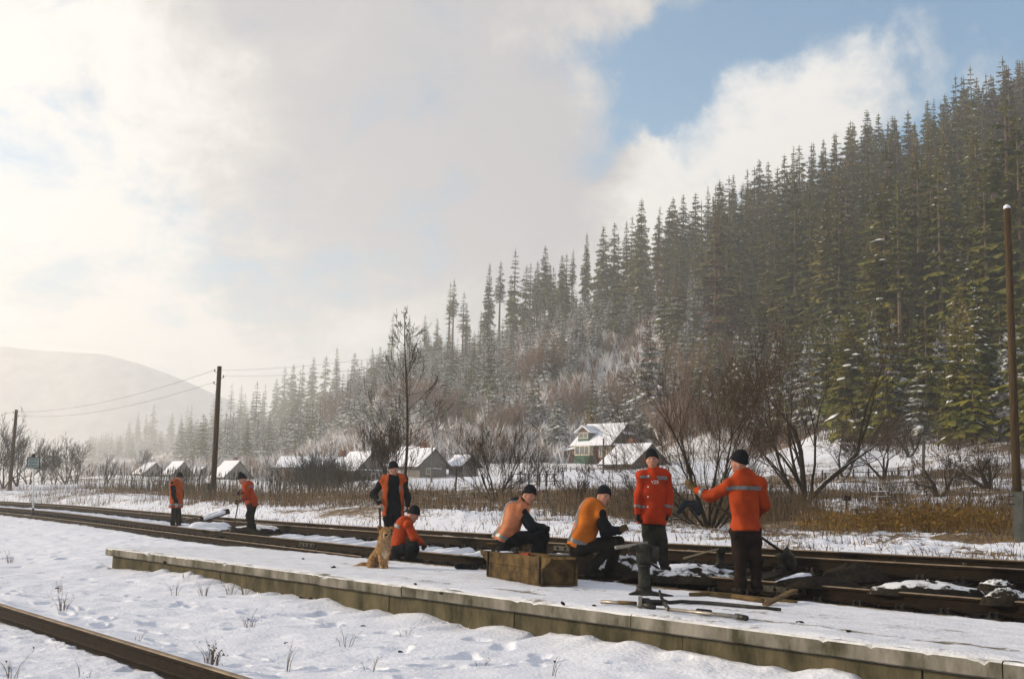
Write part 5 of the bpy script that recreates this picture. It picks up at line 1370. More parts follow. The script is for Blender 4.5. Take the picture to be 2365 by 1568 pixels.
def person(label, Y0, J, face, front, jacket, trousers, gloves, vest=None, hat=KNIT, coat_len=.12, stripes=(), curl=(.6, .6), palm=((0, 0, -1), (0, 0, -1)), hdir=None, hatup=0.0, scale=1.0, chestw=.19, toes=None, hood=False,
           vest_open=False, seed=1, longcoat=False, hat_tip=None):
    """J: joints as (photo x, photo y, depth offset); every garment is a child of the figure"""
    P = {k: at(v[0], v[1], Y=Y0 + v[2]) for k, v in J.items()}
    base = (P['ftA'] + P['ftB']) / 2
    e = tag(empty('person', tuple(base)), label, 'person')
    face, front = unit(face), unit(front)
    s = scale
    hc, nk, ch, pv = P['head'], P['neck'], P['chest'], P['pelvis']
    up = unit(unit(hc - nk) + np.array([0, 0, .35])); up = unit(up - face * (up @ face)); rt = np.cross(face, up)
    AX = (rt, face, up)
    # ---- body: one continuous surface
    B = [ell(hc + up * .01 * s, AX, (.077 * s, .098 * s, .118 * s)), ell(hc + face * .022 * s - up * .062 * s, AX, (.055 * s, .066 * s, .062 * s)),
         cap(hc + face * .088 * s + up * .012 * s, hc + face * .108 * s - up * .018 * s, .010 * s, .015 * s), cap(hc + face * .085 * s - up * .072 * s - rt * .018 * s, hc + face * .085 * s - up * .072 * s + rt * .018 * s, .012 * s),
         cap(hc + face * .082 * s - up * .105 * s, hc + face * .07 * s - up * .11 * s, .018 * s), cap(hc + face * .075 * s + up * .032 * s - rt * .035 * s, hc + face * .075 * s + up * .032 * s + rt * .035 * s, .014 * s)]
    for q in (-1, 1):
        B.append(ell(hc + rt * q * .080 * s - up * .012 * s - face * .012 * s, AX, (.012 * s, .024 * s, .036 * s)))
        B.append(ell(hc + rt * q * .042 * s + face * .062 * s - up * .022 * s, AX, (.024 * s, .022 * s, .024 * s)))
    B += [cap(nk - up * .03, hc - up * .05 * s, .058 * s, .052 * s), cap(pv, ch, .10, .11, (front, .7)), cap(P['shA'], P['shB'], .055), cap(nk, ch, .06, .08), cap(P['hipA'], P['hipB'], .08)]
    for q in 'AB':
        B += [cap(P['sh' + q], P['el' + q], .045, .038), cap(P['el' + q], P['ha' + q], .036, .026), cap(P['hip' + q], P['kn' + q], .075, .05), cap(P['kn' + q], P['ft' + q], .048, .034)]
        B.append(cap(P['ha' + q], P['ha' + q] + unit(P['ha' + q] - P['el' + q]) * .09, .024, .022))
    V, F = solid(B, .0125, .022); ob('body', V, F, SKIN, e, True)
    for q in (-1, 1):
        V, F = solid([ell(hc + rt * q * .030 * s + face * .087 * s + up * .008 * s, AX, (.013 * s, .010 * s, .009 * s))], .006, .004); ob('eye', V, F, EYEM, e, True)
        V, F = solid([cap(hc + rt * q * .016 * s + face * .094 * s + up * .030 * s, hc + rt * q * .048 * s + face * .080 * s + up * .030 * s, .007 * s)], .006, .004); ob('eyebrow', V, F, EYEM, e, True)
    V, F = solid([cap(hc + face * .094 * s - up * .073 * s - rt * .020 * s, hc + face * .094 * s - up * .073 * s + rt * .020 * s, .0075 * s)], .006, .004); ob('lips', V, F, LIPM, e, True)
    # ---- knitted cap
    hcut = hc + up * (.008 + hatup) * s
    K = [ell(hc + up * .035 * s - face * .008 * s, AX, (.094 * s, .113 * s, .122 * s)), ell(hc + up * .10 * s - face * .03 * s, AX, (.075 * s, .085 * s, .075 * s))]
    if hat_tip: K.append(cap(hc + up * .12 * s, hc + up * hat_tip * s - face * .04, .05, .035))
    V, F = solid(K, .011, .03, cuts=[(hcut, -unit(up - face * .42))], noise=wrinkle(seed, .003, 45)); ob('knit_cap', V, F, hat, e, True)
    band = [ell(hc + up * .03 * s - face * .006 * s, AX, (.099 * s, .119 * s, .118 * s))]
    V, F = solid(band, .010, .01, cuts=[(hcut, -unit(up - face * .42)), (hcut + up * .048, unit(up - face * .42))]); ob('cap_brim', V, F, hat, e, True)
    # ---- trousers and boots
    tr_n = wrinkle(seed + 3, .012, 30)
    Tp = [cap(P['hipA'], P['hipB'], .125, .125, (front, .85)), cap(pv, pv + (ch - pv) * .25, .15, .14, (front, .75))]
    for q in 'AB':
        Tp += [cap(P['hip' + q], P['kn' + q], .112, .084), cap(P['kn' + q], P['ft' + q] + np.array([0, 0, .05]), .084, .078)]
    V, F = solid(Tp, .016, .03, noise=tr_n); ob('trousers', V, F, trousers, e, True)
    toes = toes or (front, front)
    for q, td in zip('AB', toes):
        td = unit(np.asarray(td, float) * (1, 1, 0)); f0 = P['ft' + q]
        V, F = solid([cap(f0 + np.array([0, 0, .12]), f0 + np.array([0, 0, .03]), .062, .06), cap(f0 - td * .04 + np.array([0, 0, -.015]), f0 + td * .16 + np.array([0, 0, -.02]), .052, .046, ((0, 0, 1), .85))], .012, .03, cuts=[(f0 - np.array([0, 0, .055]), (0, 0, -1))])
        ob('boot', V, F, BOOTM, e, True)
    # ---- jacket with sleeves
    hem = pv + unit(pv - ch) * coat_len
    Jp = [cap(hem, pv, .205, .198, (front, .80)), cap(pv, ch, .192, chestw, (front, .70)), cap(P['shA'], P['shB'], .098), cap(ch, nk, .125, .075), cap(ch, (P['shA'] + P['shB']) / 2, chestw * .9, .13, (front, .75))]
    for q in 'AB':
        Jp += [cap(P['sh' + q], P['el' + q], .086, .070), cap(P['el' + q], P['ha' + q], .070, .056)]
    cuts = [(hem, unit(pv - ch))] if not longcoat else []
    jn = wrinkle(seed + 7, .015, 22)
    JV = solid(Jp, .016, .035, cuts=[], noise=jn)
    # cut the hem only around the torso: sleeves that hang lower stay
    if cuts:
        Jt = solid(Jp[:5], .016, .035, cuts=cuts, noise=jn); Js = solid(Jp[5:], .016, .035, noise=jn)
        JV = solid(Jp, .016, .035, noise=jn, subs=[cap(hem + unit(pv - ch) * .135, hem + unit(pv - ch) * .26, .135)]) if False else (np.concatenate([Jt[0], Js[0]]), np.concatenate([Jt[1], Js[1] + len(Jt[0])]))
    jo = ob('jacket', JV[0], JV[1], jacket, e, True)
    V, F = solid([cap(nk - up * .035 - np.cross(up, face) * .0, nk + up * .02, .082, .078)], .013, .01, cuts=[(nk + up * .03, up)]); ob('collar', V, F, jacket if not hood else BLACKC, e, True)
    if hood:
        V, F = solid([ell(nk - front * .10 - up * .02, (np.cross(front, (0, 0, 1)), front, (0, 0, 1)), (.15, .085, .085)), cap(nk - front * .05, nk + up * .03, .09, .08)], .014, .03, noise=wrinkle(seed, .008, 30)); ob('hood', V, F, BLACKC, e, True)
    main = (JV, jo)
    if vest is not None:
        Vp = [cap(hem, pv, .232, .225, (front, .84)), cap(pv, ch, .220, chestw + .030, (front, .76)), cap(P['shA'] * .85 + ch * .15, P['shB'] * .85 + ch * .15, .122), cap(ch, nk - up * .05, .155, .11), cap(ch, (P['shA'] + P['shB']) / 2, chestw + .02, .165, (front, .80))]
        subs = []
        lat = unit(np.cross(front, (0, 0, 1)))
        if vest_open: subs = [cap(nk + front * .22 - np.array([0, 0, .02]), hem + front * .24 - np.array([0, 0, .1]), .12, .17, (front, 2.2))]
        VV = solid(Vp, .015, .03, cuts=[(hem, unit(pv - ch))], noise=jn, subs=subs)
        vo = ob('vest', VV[0], VV[1], vest, e, True); main = (VV, vo)
    lat = unit(np.cross(front, (0, 0, 1)))
    for st_ in stripes: st_(e, main, JV, P, front, lat, hem)
    for i, q in enumerate('AB'):
        if gloves[i] is None: continue
        d = hdir[i] if hdir and hdir[i] is not None else P['ha' + q] - P['el' + q]
        glove(e, P['ha' + q], d, palm[i], gloves[i], curl[i], 1 if i == 0 else -1, 1.08)
    return e, P
# strips of reflective tape
def hoop(frac, w=.028):             # horizontal band round the torso at a fraction between hem and neck
    def f(e, main, JV, P, front, lat, hem):
        ax = unit(P['neck'] - hem); c = hem + (P['neck'] - hem) * frac
        patch('reflective_stripe', main[0], lambda C_: (np.abs((C_ - c) @ ax) < w), REFL, e)
    return f
def brace(side, w=.028, off_=.095, lo=.0, hi=2.0, back=None):   # vertical band over the shoulder
    def f(e, main, JV, P, front, lat, hem):
        ax = unit(P['neck'] - hem)
        def pr(C_):
            m = np.abs((C_ - hem) @ lat - side * off_ - (P['neck'] - hem) @ lat * np.clip(((C_ - hem) @ ax) / np.linalg.norm(P['neck'] - hem), 0, 1)) < w
            t = (C_ - hem) @ ax; m &= (t > lo) & (t < hi)
            if back is not None: m &= ((C_ - (hem + ax * t[:, None])) @ front) * back < 0.02
            return m
        patch('reflective_stripe', main[0], pr, REFL, e)
    return f
def cuff(q, frac=.70, w=.022):
    def f(e, main, JV, P, front, lat, hem):
        a, b = P['el' + q], P['ha' + q]; d = unit(b - a); L = np.linalg.norm(b - a); c = a + d * L * frac
        patch('reflective_stripe', JV, lambda C_: (np.abs((C_ - c) @ d) < w) & (np.linalg.norm(C_ - c, axis=1) < .11), REFL, e)
    return f
def yoke(frac, sgn, w=.024, x0=-1, x1=1, drop=0.0, slope=0.0):  # band across the back (sgn=-1) or chest (sgn=1)
    def f(e, main, JV, P, front, lat, hem):
        ax = unit(P['neck'] - hem); L = np.linalg.norm(P['neck'] - hem)
        def pr(C_):
            t = (C_ - hem) @ ax; u = (C_ - P['chest']) @ lat
            return (np.abs(t - frac * L - slope * u) < w) & (u > x0) & (u < x1) & (((C_ - P['chest']) @ front) * sgn > -.02)
        patch('reflective_stripe', main[0], pr, REFL, e)
    return f

CAMD = np.array([0, -1.0, 0])
# far worker in the vest, looking along the track
person('worker in an orange vest over dark clothes standing on the far track, looking down', 36.3,
       dict(head=(414, 1103, 0), neck=(410, 1112, 0), chest=(407, 1122, 0), pelvis=(407, 1163, 0), shA=(400, 1117, -.16), shB=(414, 1117, .16), elA=(400, 1138, -.22), elB=(419, 1138, .22), haA=(407, 1160, -.24), haB=(418, 1161, .2),
            hipA=(404, 1167, -.09), hipB=(410, 1167, .09), knA=(402, 1191, -.1), knB=(413, 1190, .1), ftA=(399, 1213, -.1), ftB=(412, 1213, .1)),
       (.8, -.35, -.35), (.85, -.5, 0), BLACKC, DARKTR, (WGLOVE, BGLOVE), vest=VESTD, coat_len=.13, stripes=(hoop(.12),), vest_open=False, seed=2, toes=((.8, -.5, 0), (.8, -.4, 0)))
# far worker with the shovel
sh_a, sh_b = at(557, 1128, Y=30.15), at(539, 1220, Y=29.9)
person('stooping worker in an orange jacket and bobble cap working a shovel on the far track', 30.5,
       dict(head=(560, 1107, 0), neck=(568, 1116, 0), chest=(574, 1125, 0), pelvis=(581, 1160, 0), shA=(568, 1124, -.19), shB=(574, 1122, .18), elA=(569, 1148, -.24), elB=(566, 1140, .1), haA=(554, 1157, -.30), haB=(559, 1136, -.2),
            hipA=(580, 1166, -.09), hipB=(584, 1166, .09), knA=(575, 1195, -.1), knB=(579, 1194, .1), ftA=(578, 1225, -.1), ftB=(585, 1226, .12)),
       (-.85, -.35, -.55), (-.93, -.3, 0), ORANJ, DARKTR, (BGLOVE, BGLOVE), coat_len=.12, stripes=(yoke(.80, -1, .022), cuff('A', .75)), seed=12, hat_tip=.185, curl=(1.0, 1.0), toes=((-.95, -.2, 0), (-.9, -.4, 0)),
       palm=((-.3, .6, -.5), (-.3, -.6, -.5)), hdir=((-.75, -.2, -.45), (-.8, -.3, -.4)))
# standing man with open vest
person('standing man in a black jacket and open orange vest, one white glove on a tool', 23.3,
       dict(head=(909, 1084, 0), neck=(908, 1099, 0), chest=(908, 1118, 0), pelvis=(908, 1176, 0), shA=(886, 1109, .0), shB=(930, 1107, .04), elA=(862, 1141, .05), elB=(940, 1143, .05), haA=(877, 1162, -.2), haB=(942, 1166, -.03),
            hipA=(898, 1182, 0), hipB=(917, 1182, 0), knA=(896, 1222, -.04), knB=(919, 1222, 0), ftA=(894, 1258, 0), ftB=(922, 1258, .02)),
       (.75, -.65, -.12), (.25, -1, 0), BLACKC, BLACKC, (WGLOVE, BGLOVE), vest=VESTD, coat_len=.13, stripes=(brace(-1, .018, .105, .12, .60, back=-1), ), vest_open=True, seed=22, palm=((.3, .2, -1), (-1, 0, 0)), hdir=((.45, -.4, -.8), (.0, -.1, -1)))
# crouching man at the rail
person('crouching man in an orange jacket and dark cap bending to the rail beside the dog', 20.2,
       dict(head=(954, 1189, 0), neck=(941, 1202, 0), chest=(931, 1214, 0), pelvis=(915, 1266, .05), shA=(943, 1213, -.17), shB=(937, 1206, .2), elA=(957, 1243, -.22), elB=(957, 1238, .3), haA=(972, 1254, -.05), haB=(974, 1250, .2),
            hipA=(917, 1272, -.10), hipB=(921, 1271, .12), knA=(956, 1262, -.2), knB=(959, 1268, .2), ftA=(945, 1291, -.15), ftB=(951, 1291, .2)),
       (.85, -.30, -.5), (.88, .25, -.3), ORANJ, BLACKC, (TGLOVE, TGLOVE), coat_len=.10, stripes=(yoke(.78, -1, .024, -.14, .14),), seed=32, curl=(.8, .8), toes=((.9, .1, 0), (.9, .1, 0)), palm=((0, .3, -1), (0, -.3, -1)))
# seated man, faded vest and hood
person('seated man in a faded pale orange vest and dark hood behind the tool box', 17.0,
       dict(head=(1221, 1145, 0), neck=(1204, 1163, 0), chest=(1191, 1182, 0), pelvis=(1166, 1242, 0), shA=(1207, 1182, -.16), shB=(1194, 1172, .20), elA=(1228, 1217, -.20), elB=(1222, 1212, .26), haA=(1249, 1219, -.12), haB=(1252, 1216, .14),
            hipA=(1171, 1249, -.11), hipB=(1176, 1246, .12), knA=(1247, 1236, -.16), knB=(1253, 1234, .14), ftA=(1238, 1290, -.12), ftB=(1248, 1288, .16)),
       (.72, -.66, -.22), (.90, -.12, -.25), M('navy_jacket', (0.010, 0.016, 0.020), (0.006, 0.009, 0.012), scale=9, rough=.85, bump=.3), BLACKC, (BGLOVE, BGLOVE), vest=VESTP, coat_len=.06, chestw=.185, stripes=(brace(1, .026, .135, .0, .62, back=1), hoop(.10, .026)), hood=True, seed=42,
       curl=(1.0, 1.0), toes=((.9, -.3, 0), (.9, 0, 0)), palm=((0, .3, -1), (0, -.3, -1)))
# seated man, bright vest
person('seated man in a bright orange vest with grey tape, turning his face to the camera', 16.5,
       dict(head=(1393, 1147, -.02), neck=(1377, 1165, 0), chest=(1365, 1186, 0), pelvis=(1343, 1250, 0), shA=(1385, 1186, -.17), shB=(1362, 1176, .21), elA=(1399, 1229, -.20), elB=(1402, 1220, .26), haA=(1426, 1226, -.12), haB=(1430, 1224, .08),
            hipA=(1343, 1264, -.12), hipB=(1350, 1260, .13), knA=(1414, 1256, -.10), knB=(1428, 1250, .17), ftA=(1364, 1326, -.10), ftB=(1406, 1328, .12)),
       (.62, -.75, -.10), (.88, -.22, -.22), BLACKC, M('black_trousers_dirty', (0.018, 0.017, 0.015), (0.009, 0.009, 0.008), scale=7, rough=.95, bump=.3), (TGLOVE, TGLOVE), vest=VESTO, coat_len=.11, chestw=.205, stripes=(brace(1, .028, .145, .05, .66, back=1), brace(1, .024, -.06, .05, .8, back=1), hoop(.12, .030)), seed=52,
       curl=(.9, .9), toes=((.95, -.2, 0), (.9, -.4, 0)), palm=((0, .3, -1), (0, -.3, -1)), hdir=((.7, .1, .55), (.7, .0, .5)))
# man in the red jacket
eG, PG = person('young man in a bright red orange jacket and grey trousers standing upright facing the camera', 17.0,
       dict(head=(1506, 1062, 0), neck=(1508, 1083, .02), chest=(1509, 1106, .02), pelvis=(1506, 1184, 0), shA=(1484, 1100, 0), shB=(1535, 1098, .05), elA=(1477, 1140, .02), elB=(1544, 1140, .06), haA=(1474, 1182, -.05), haB=(1541, 1182, -.02),
            hipA=(1495, 1194, 0), hipB=(1520, 1194, .02), knA=(1499, 1251, -.05), knB=(1527, 1250, 0), ftA=(1505, 1308, 0), ftB=(1534, 1308, .03)),
       (-.12, -1, -.02), (-.10, -1, 0), REDJ, GREYTR, (BGLOVE, BGLOVE), coat_len=.17, stripes=(yoke(.84, 1, .019, -.20, -.05), yoke(.84, 1, .019, .05, .20), cuff('A', .74, .018), cuff('B', .74, .018)), seed=62, curl=(.45, .45), palm=((1, 0, 0), (-1, 0, 0)), toes=((-.2, -1, 0), (.25, -1, 0)))
WHT = M('white_print', (0.78, 0.77, 0.74), (0.7, 0.69, 0.66), scale=6, rough=.6)
def printed(txt, px, py, Y, h, parent, mat):
    cu = bpy.data.curves.new('print', 'FONT'); cu.body = txt; cu.size = h; cu.align_x = 'CENTER'; cu.align_y = 'CENTER'; cu.extrude = .004
    o = bpy.data.objects.new('chest_lettering', cu); p = at(px, py, Y=Y)
    link(o, parent); o.location = Vector(p) - parent.location; o.rotation_euler = (math.pi / 2, -.03, -.06)
    cu.materials.append(mat)
    bpy.context.view_layer.update()
    me = bpy.data.meshes.new_from_object(o); lo_, ro_ = o.location.copy(), o.rotation_euler.copy(); bpy.data.objects.remove(o)
    o = link(bpy.data.objects.new('chest_lettering', me), parent); o.location, o.rotation_euler = lo_, ro_
    return o
printed('VZR', 1513, 1113, 16.80, .062, eG, WHT); printed('_____', 1514, 1116, 16.80, .030, eG, WHT)
for yy in (1099, 1124, 1147, 1170):
    p = at(1497 - (yy - 1124) * .02, yy, Y=16.83)
    V, F = solid([ell(p, ((1, 0, 0), (0, 1, 0), (0, 0, 1)), (.013, .010, .013))], .006, .004); ob('button', V, F, WHT, eG, True)
# pointing man
person('man in an orange jacket seen from behind, stretching out one gloved arm', 14.9,
       dict(head=(1708, 1068, 0), neck=(1716, 1089, .02), chest=(1718, 1118, .04), pelvis=(1722, 1214, 0), shA=(1686, 1118, .0), shB=(1752, 1116, 0), elA=(1640, 1147, .20), elB=(1763, 1168, .10), haA=(1604, 1131, .36), haB=(1745, 1196, .30),
            hipA=(1706, 1226, 0), hipB=(1738, 1226, 0), knA=(1710, 1295, .03), knB=(1745, 1295, .05), ftA=(1710, 1362, .0), ftB=(1747, 1362, .04)),
       (-.86, .30, -.05), (-.25, 1, 0), ORANJ, BROWNTR, (TGLOVE, None), coat_len=.07, chestw=.205, stripes=(yoke(.72, -1, .024, -.25, .16, slope=-.0), cuff('A', .45, .024)), seed=72, curl=(.12, .3), palm=((.3, 1, 0), (0, 0, -1)), hdir=((-.62, .35, .70), None), toes=((-.3, 1, 0), (.2, 1, 0)))
# ------------------------------------------------------------------ dog
def dogbuild():
    Y0 = 17.8
    D = lambda x, y, d=0: at(x, y, Y=Y0 + d)
    base = D(872, 1313)
    e = tag(empty('dog', tuple(base)), 'shaggy golden brown dog sitting on the snowy platform looking at the camera', 'dog')
    hd = D(890, 1228, -.10); f = unit((.18, -1, -.10)); up = unit((.05, -.1, 1)); up = unit(up - f * (up @ f)); rt = np.cross(f, up); AX = (rt, f, up)
    X3 = ((1, 0, 0), (0, 1, 0), (0, 0, 1))
    B = [ell(hd, AX, (.090, .092, .080)), cap(hd + f * .06 - up * .012, hd + f * .140 - up * .035, .046, .030), cap(hd + f * .07 - up * .05, hd + f * .12 - up * .058, .028, .02),
         cap(hd - up * .05 + np.array([0, .04, 0]), D(887, 1250, .04), .074, .092), ell(D(887, 1262, .05), X3, (.088, .10, .12)), cap(D(885, 1262, .08), D(870, 1288, .30), .085, .095), ell(D(868, 1292, .30), X3, (.10, .15, .115)),
         ell(D(860, 1297, .18), X3, (.065, .12, .095)), ell(D(877, 1299, .34), X3, (.06, .12, .09)),
         # front legs
         cap(D(881, 1268, -.01), D(881, 1292, -.06), .050, .036), cap(D(881, 1292, -.06), D(881.5, 1307, -.08), .034, .030), cap(D(881.5, 1309.5, -.08), D(882.5, 1311, -.14), .034, .030, ((0, 0, 1), .75)),
         cap(D(893, 1268, .0), D(892, 1292, -.05), .050, .036), cap(D(892, 1292, -.05), D(891.5, 1307, -.06), .034, .030), cap(D(891.5, 1309.5, -.06), D(893, 1311, -.12), .034, .030, ((0, 0, 1), .75)),
         # hind feet
         cap(D(858, 1304, .10), D(855, 1310, -.04), .042, .032), cap(D(875, 1307, .30), D(873, 1310, .18), .042, .030),
         # tail lying on the snow
         cap(D(852, 1305, .36), D(838, 1307, .36), .045, .058), cap(D(838, 1307, .36), D(818, 1309, .30), .058, .026)]
    V, F = solid(B, .0095, .022, noise=wrinkle(5, .005, 70))
    FUR = M('golden_fur', (0.36, 0.215, 0.098), (0.22, 0.12, 0.050), scale=16, rough=.9, bump=.5, bscale=60)
    bo = ob('body', V, F, FUR, e, True)
    for q in (-1, 1):
        a = hd + rt * q * .074 + up * .055 - f * .01
        v, g = solid([cap(a, a + rt * q * .034 + up * .012 + f * .02, .034, .022, (f, .6)), cap(a + rt * q * .034 + up * .012 + f * .02, a + rt * q * .040 - up * .030 + f * .045, .022, .010, (f, .6))], .008, .02); ob('ear', v, g, M('ear_fur', (0.26, 0.115, 0.04), (0.17, 0.075, 0.03), scale=16, rough=.9), e, True)
        v, g = solid([ell(hd + rt * q * .034 + f * .074 + up * .014, AX, (.016, .012, .013))], .005, .004); ob('eye', v, g, EYEM, e, True)
    v, g = solid([ell(hd + f * .163 - up * .026, AX, (.026, .016, .020))], .006, .004); ob('nose', v, g, EYEM, e, True)
    PALE = M('pale_fur', (0.60, 0.47, 0.33), (0.45, 0.33, 0.21), scale=18, rough=.9, bump=.5, bscale=60)
    cc = D(890, 1270, -.06)
    patch('chest_patch', (V, F), lambda C_: (np.abs((C_ - cc) @ np.array([1, 0, 0])) < .035 + .02 * np.sin(C_[:, 2] * 40)) & (np.abs(C_[:, 2] - cc[2]) < .13) & (C_[:, 1] < cc[1] + .12), PALE, e, .004)
    mz = hd + f * .11 - up * .055
    patch('muzzle_patch', (V, F), lambda C_: (np.linalg.norm(C_ - mz, axis=1) < .052), PALE, e, .004)
    # shag: short locks laid over the body
    r = np.random.default_rng(4); N_ = vnormals(V, F); T1, C1 = [], []
    leg_z = D(886, 1276)[2]
    for k in r.integers(0, len(V), 7000):
        p, n = V[k], N_[k]
        if np.linalg.norm(p - hd) < .13 and (p - hd) @ f > .0: continue
        if p[2] < leg_z and p[0] > D(874, 1290)[0] and r.random() < .75: continue
        L = r.uniform(.015, .038) * (1.5 if p[0] < D(850, 1300)[0] or abs(p[2] - D(885, 1252)[2]) < .08 else 1)
        t = unit(n * .55 + np.array([0, .1, -.9]) + r.normal(0, .25, 3)); w = unit(np.cross(t, n)) * .006
        c = (np.array([.52, .38, .23]) if p[0] > D(878, 1290)[0] and p[1] < Y0 + .03 and r.random() < .6 else np.array([.43, .265, .125])) * r.uniform(.55, 1.4); T1.append((p - w, p + w, p + t * L + n * .008)); C1 += [c] * 3
    v, g = tris(T1); o = ob('fur', v, g, TINT, e); tint(o.data, np.array(C1)); tag(o, kind='stuff')
dogbuild()

# ------------------------------------------------------------------ things lying about
UP = np.array([0, 0, 1.0])
def zp(p): return ZP + .012
# wooden tool box
A0, B0 = at(1124, 1331, z=ZP + .005), at(1251, 1353, z=ZP + .005)
C0 = at(1318, 1347, z=ZP + .005)
u = unit(B0 - A0); v = unit(np.cross(UP, u)); Lb = np.linalg.norm(B0 - A0); Wb = .52; hb = .36
e = tag(empty('tool_box', tuple(A0)), 'long open wooden tool box with projecting side boards in front of the seated men', 'tool box')
BW = M('box_boards', (0.115, 0.075, 0.032), (0.022, 0.017, 0.010), scale=5.5, rough=.9, bump=.5, bscale=18, lo=.36, hi=.66)
def pt(a, b, z): return A0 + u * a + v * b + UP * z
def plank(a0, a1, b0, b1, z0, z1, nm='board', ext=0.0):
    m_ = MB().hexa([pt(a0, b0, z0), pt(a1, b0, z0), pt(a1, b1, z0), pt(a0, b1, z0), pt(a0 - ext, b0, z1), pt(a1 + ext * 0, b0, z1), pt(a1 + ext * 0, b1, z1), pt(a0 - ext, b1, z1)])
    return m_.build(nm, BW, e)
plank(0, Lb, 0, .03, .02, .195, 'side_board'); plank(0, Lb, 0, .03, .20, hb, 'side_board')
m_ = MB().hexa([pt(-.22, -.004, hb - .06), pt(.0, -.004, hb - .15), pt(.0, .028, hb - .15), pt(-.22, .028, hb - .06), pt(-.26, -.004, hb), pt(.0, -.004, hb), pt(.0, .028, hb), pt(-.26, .028, hb)]); m_.build('carrying_end', BW, e)
plank(0, Lb, Wb - .03, Wb, .02, hb, 'side_board')
plank(.035, .065, .032, Wb - .032, .02, hb - .02, 'end_board'); plank(Lb - .065, Lb - .035, .032, Wb - .032, .02, hb - .03, 'end_board')
plank(.0, Lb, .0, Wb, 0, .018, 'bottom_board')
m_ = MB().hexa([pt(Lb + .001, -.004, hb - .15), pt(Lb + .20, -.004, hb - .06), pt(Lb + .20, .028, hb - .06), pt(Lb + .001, .028, hb - .15), pt(Lb + .001, -.004, hb), pt(Lb + .26, -.004, hb), pt(Lb + .26, .028, hb), pt(Lb + .001, .028, hb)]); m_.build('carrying_end', BW, e)
for a in (.05, Lb - .05): MB().box(pt(a, -.012, hb / 2 + .01), u, v, UP, .012, .010, hb / 2 - .01).build('batten', DARKWOOD, e)
o = MB().tube([pt(Lb - .35, .28, hb + .02), pt(Lb + .05, .22, hb + .03), pt(Lb + .42, .18, hb + .05)], .020, 7).build('iron_bar', STEEL); tag(o, 'dark iron bar laid across the end of the wooden tool box', 'bar')
o = MB().box(pt(.42, .30, hb - .08), unit(u + v * .3), unit(v - u * .3), UP, .20, .12, .05).build('tool_pouch', M('pouch', (0.06, 0.065, 0.07), (0.02, 0.02, 0.02), scale=9, rough=.7)); tag(o, 'grey black tool pouch inside the wooden tool box', 'pouch')
o = MB().tube([pt(.62, .22, hb - .03), pt(.86, .25, hb - .015)], .030, 7).build('red_handle', M('red_tool', (0.25, 0.03, 0.015), scale=8, rough=.6)); tag(o, 'red tool handle lying in the wooden tool box', 'tool handle')
# seats
c = at(1340, 1322, Y=16.55); e = tag(empty('wooden_stool', tuple(c)), 'short wooden block seat under the man in the bright orange vest', 'seat')
MB().box(c + UP * .17, (1, 0, 0), (0, 1, 0), UP, .16, .17, .19).build('block', DARKWOOD, e); MB().box(c + UP * .385, (1, 0, 0), (0, 1, 0), UP, .21, .20, .022).build('seat_board', BW, e)
c = at(1170, 1296, Y=17.05); e = tag(empty('plank_stool', tuple(c)), 'low plank seat under the man in the faded vest, behind the tool box', 'seat')
for q in (-.2, .2): MB().box(c + np.array([q, 0, .10]), (1, 0, 0), (0, 1, 0), UP, .03, .15, .12).build('leg', DARKWOOD, e)
MB().box(c + UP * .24, (1, 0, 0), (0, 1, 0), UP, .30, .17, .018).build('seat_board', BW, e)
# black rubber block
c = at(1075, 1316, z=ZP + .0); V, F = solid([cap(c + np.array([-.10, 0, .06]), c + np.array([.12, .03, .05]), .085, .07, (UP, .8))], .014, .02, cuts=[(c + UP * .10, UP), (c, -UP)], noise=wrinkle(3, .01, 30))
o = ob('rubber_block', V, F, BLACKC, None, True); tag(o, 'black rubber block lying on the platform left of the tool box', 'rubber block')
# jacks
def jack(px, py, Y, H_, r, label, big=True):
    c = at(px, py, Y=Y); e = tag(empty('track_jack', tuple(c)), label, 'jack')
    G = M('jack_iron', (0.040, 0.040, 0.034), (0.014, 0.014, 0.012), scale=12, rough=.6, metal=.2, bump=.4)
    V, F = solid([cap(c + UP * .05, c + UP * .02, r * 1.3, r * 1.9, None), cap(c + np.array([r * 1.5, -.05, .03]), c + np.array([r * 4.2, -.12, .015]), r * .75, r * .3, (UP, .5)), cap(c + np.array([-r, -.05, .03]), c + np.array([-r * 2.2, -.10, .02]), r * .7, r * .4, (UP, .6)), cap(c + np.array([0, .1, .03]), c + np.array([.03, .22, .02]), r * .8, r * .5, (UP, .6))], .011, .03, cuts=[(c, -UP)])
    ob('foot', V, F, G, e, True)
    m_ = MB(); m_.tube([c + UP * z * H_ for z in (.10, .16, .17, .20, .21, .55, .56, .60, .605)], [r * 1.15, r * 1.15, r * 1.25, r * 1.25, r * .95, r * .95, r * 1.12, r * 1.12, r], 14); m_.build('cylinder', G, e, True)
    m_ = MB(); m_.tube([c + UP * z * H_ for z in (.606, .64, .65, .72, .73, .98, 1.0)], [r * 1.0, r * 1.15, r * 1.25, r * 1.25, r * 1.3, r * 1.3, r * 1.0], 12); m_.build('head', G, e, True)
    m_ = MB(); m_.box(c + np.array([-r * 1.6, -.02, H_ * .93]), (1, 0, 0), (0, 1, 0), UP, r * .9, r * .6, r * .35); m_.build('lever_socket', G, e)
    m_ = MB(); m_.box(c + np.array([r * 1.7, 0, H_ * .86]), (1, 0, 0), (0, 1, 0), UP, r * .6, r * .9, r * .8); m_.build('lifting_claw', G, e)
    return c, e
c1, e1 = jack(1487, 1375, 13.85, .60, .075, 'big greasy track jack standing upright on the platform in front of the red jacketed man')
MB().tube([at(1421, 1264.5, Y=13.7), at(1495, 1253.5, Y=13.9)], [.022, .018], 8).build('lever', PALESTEEL, e1, True)
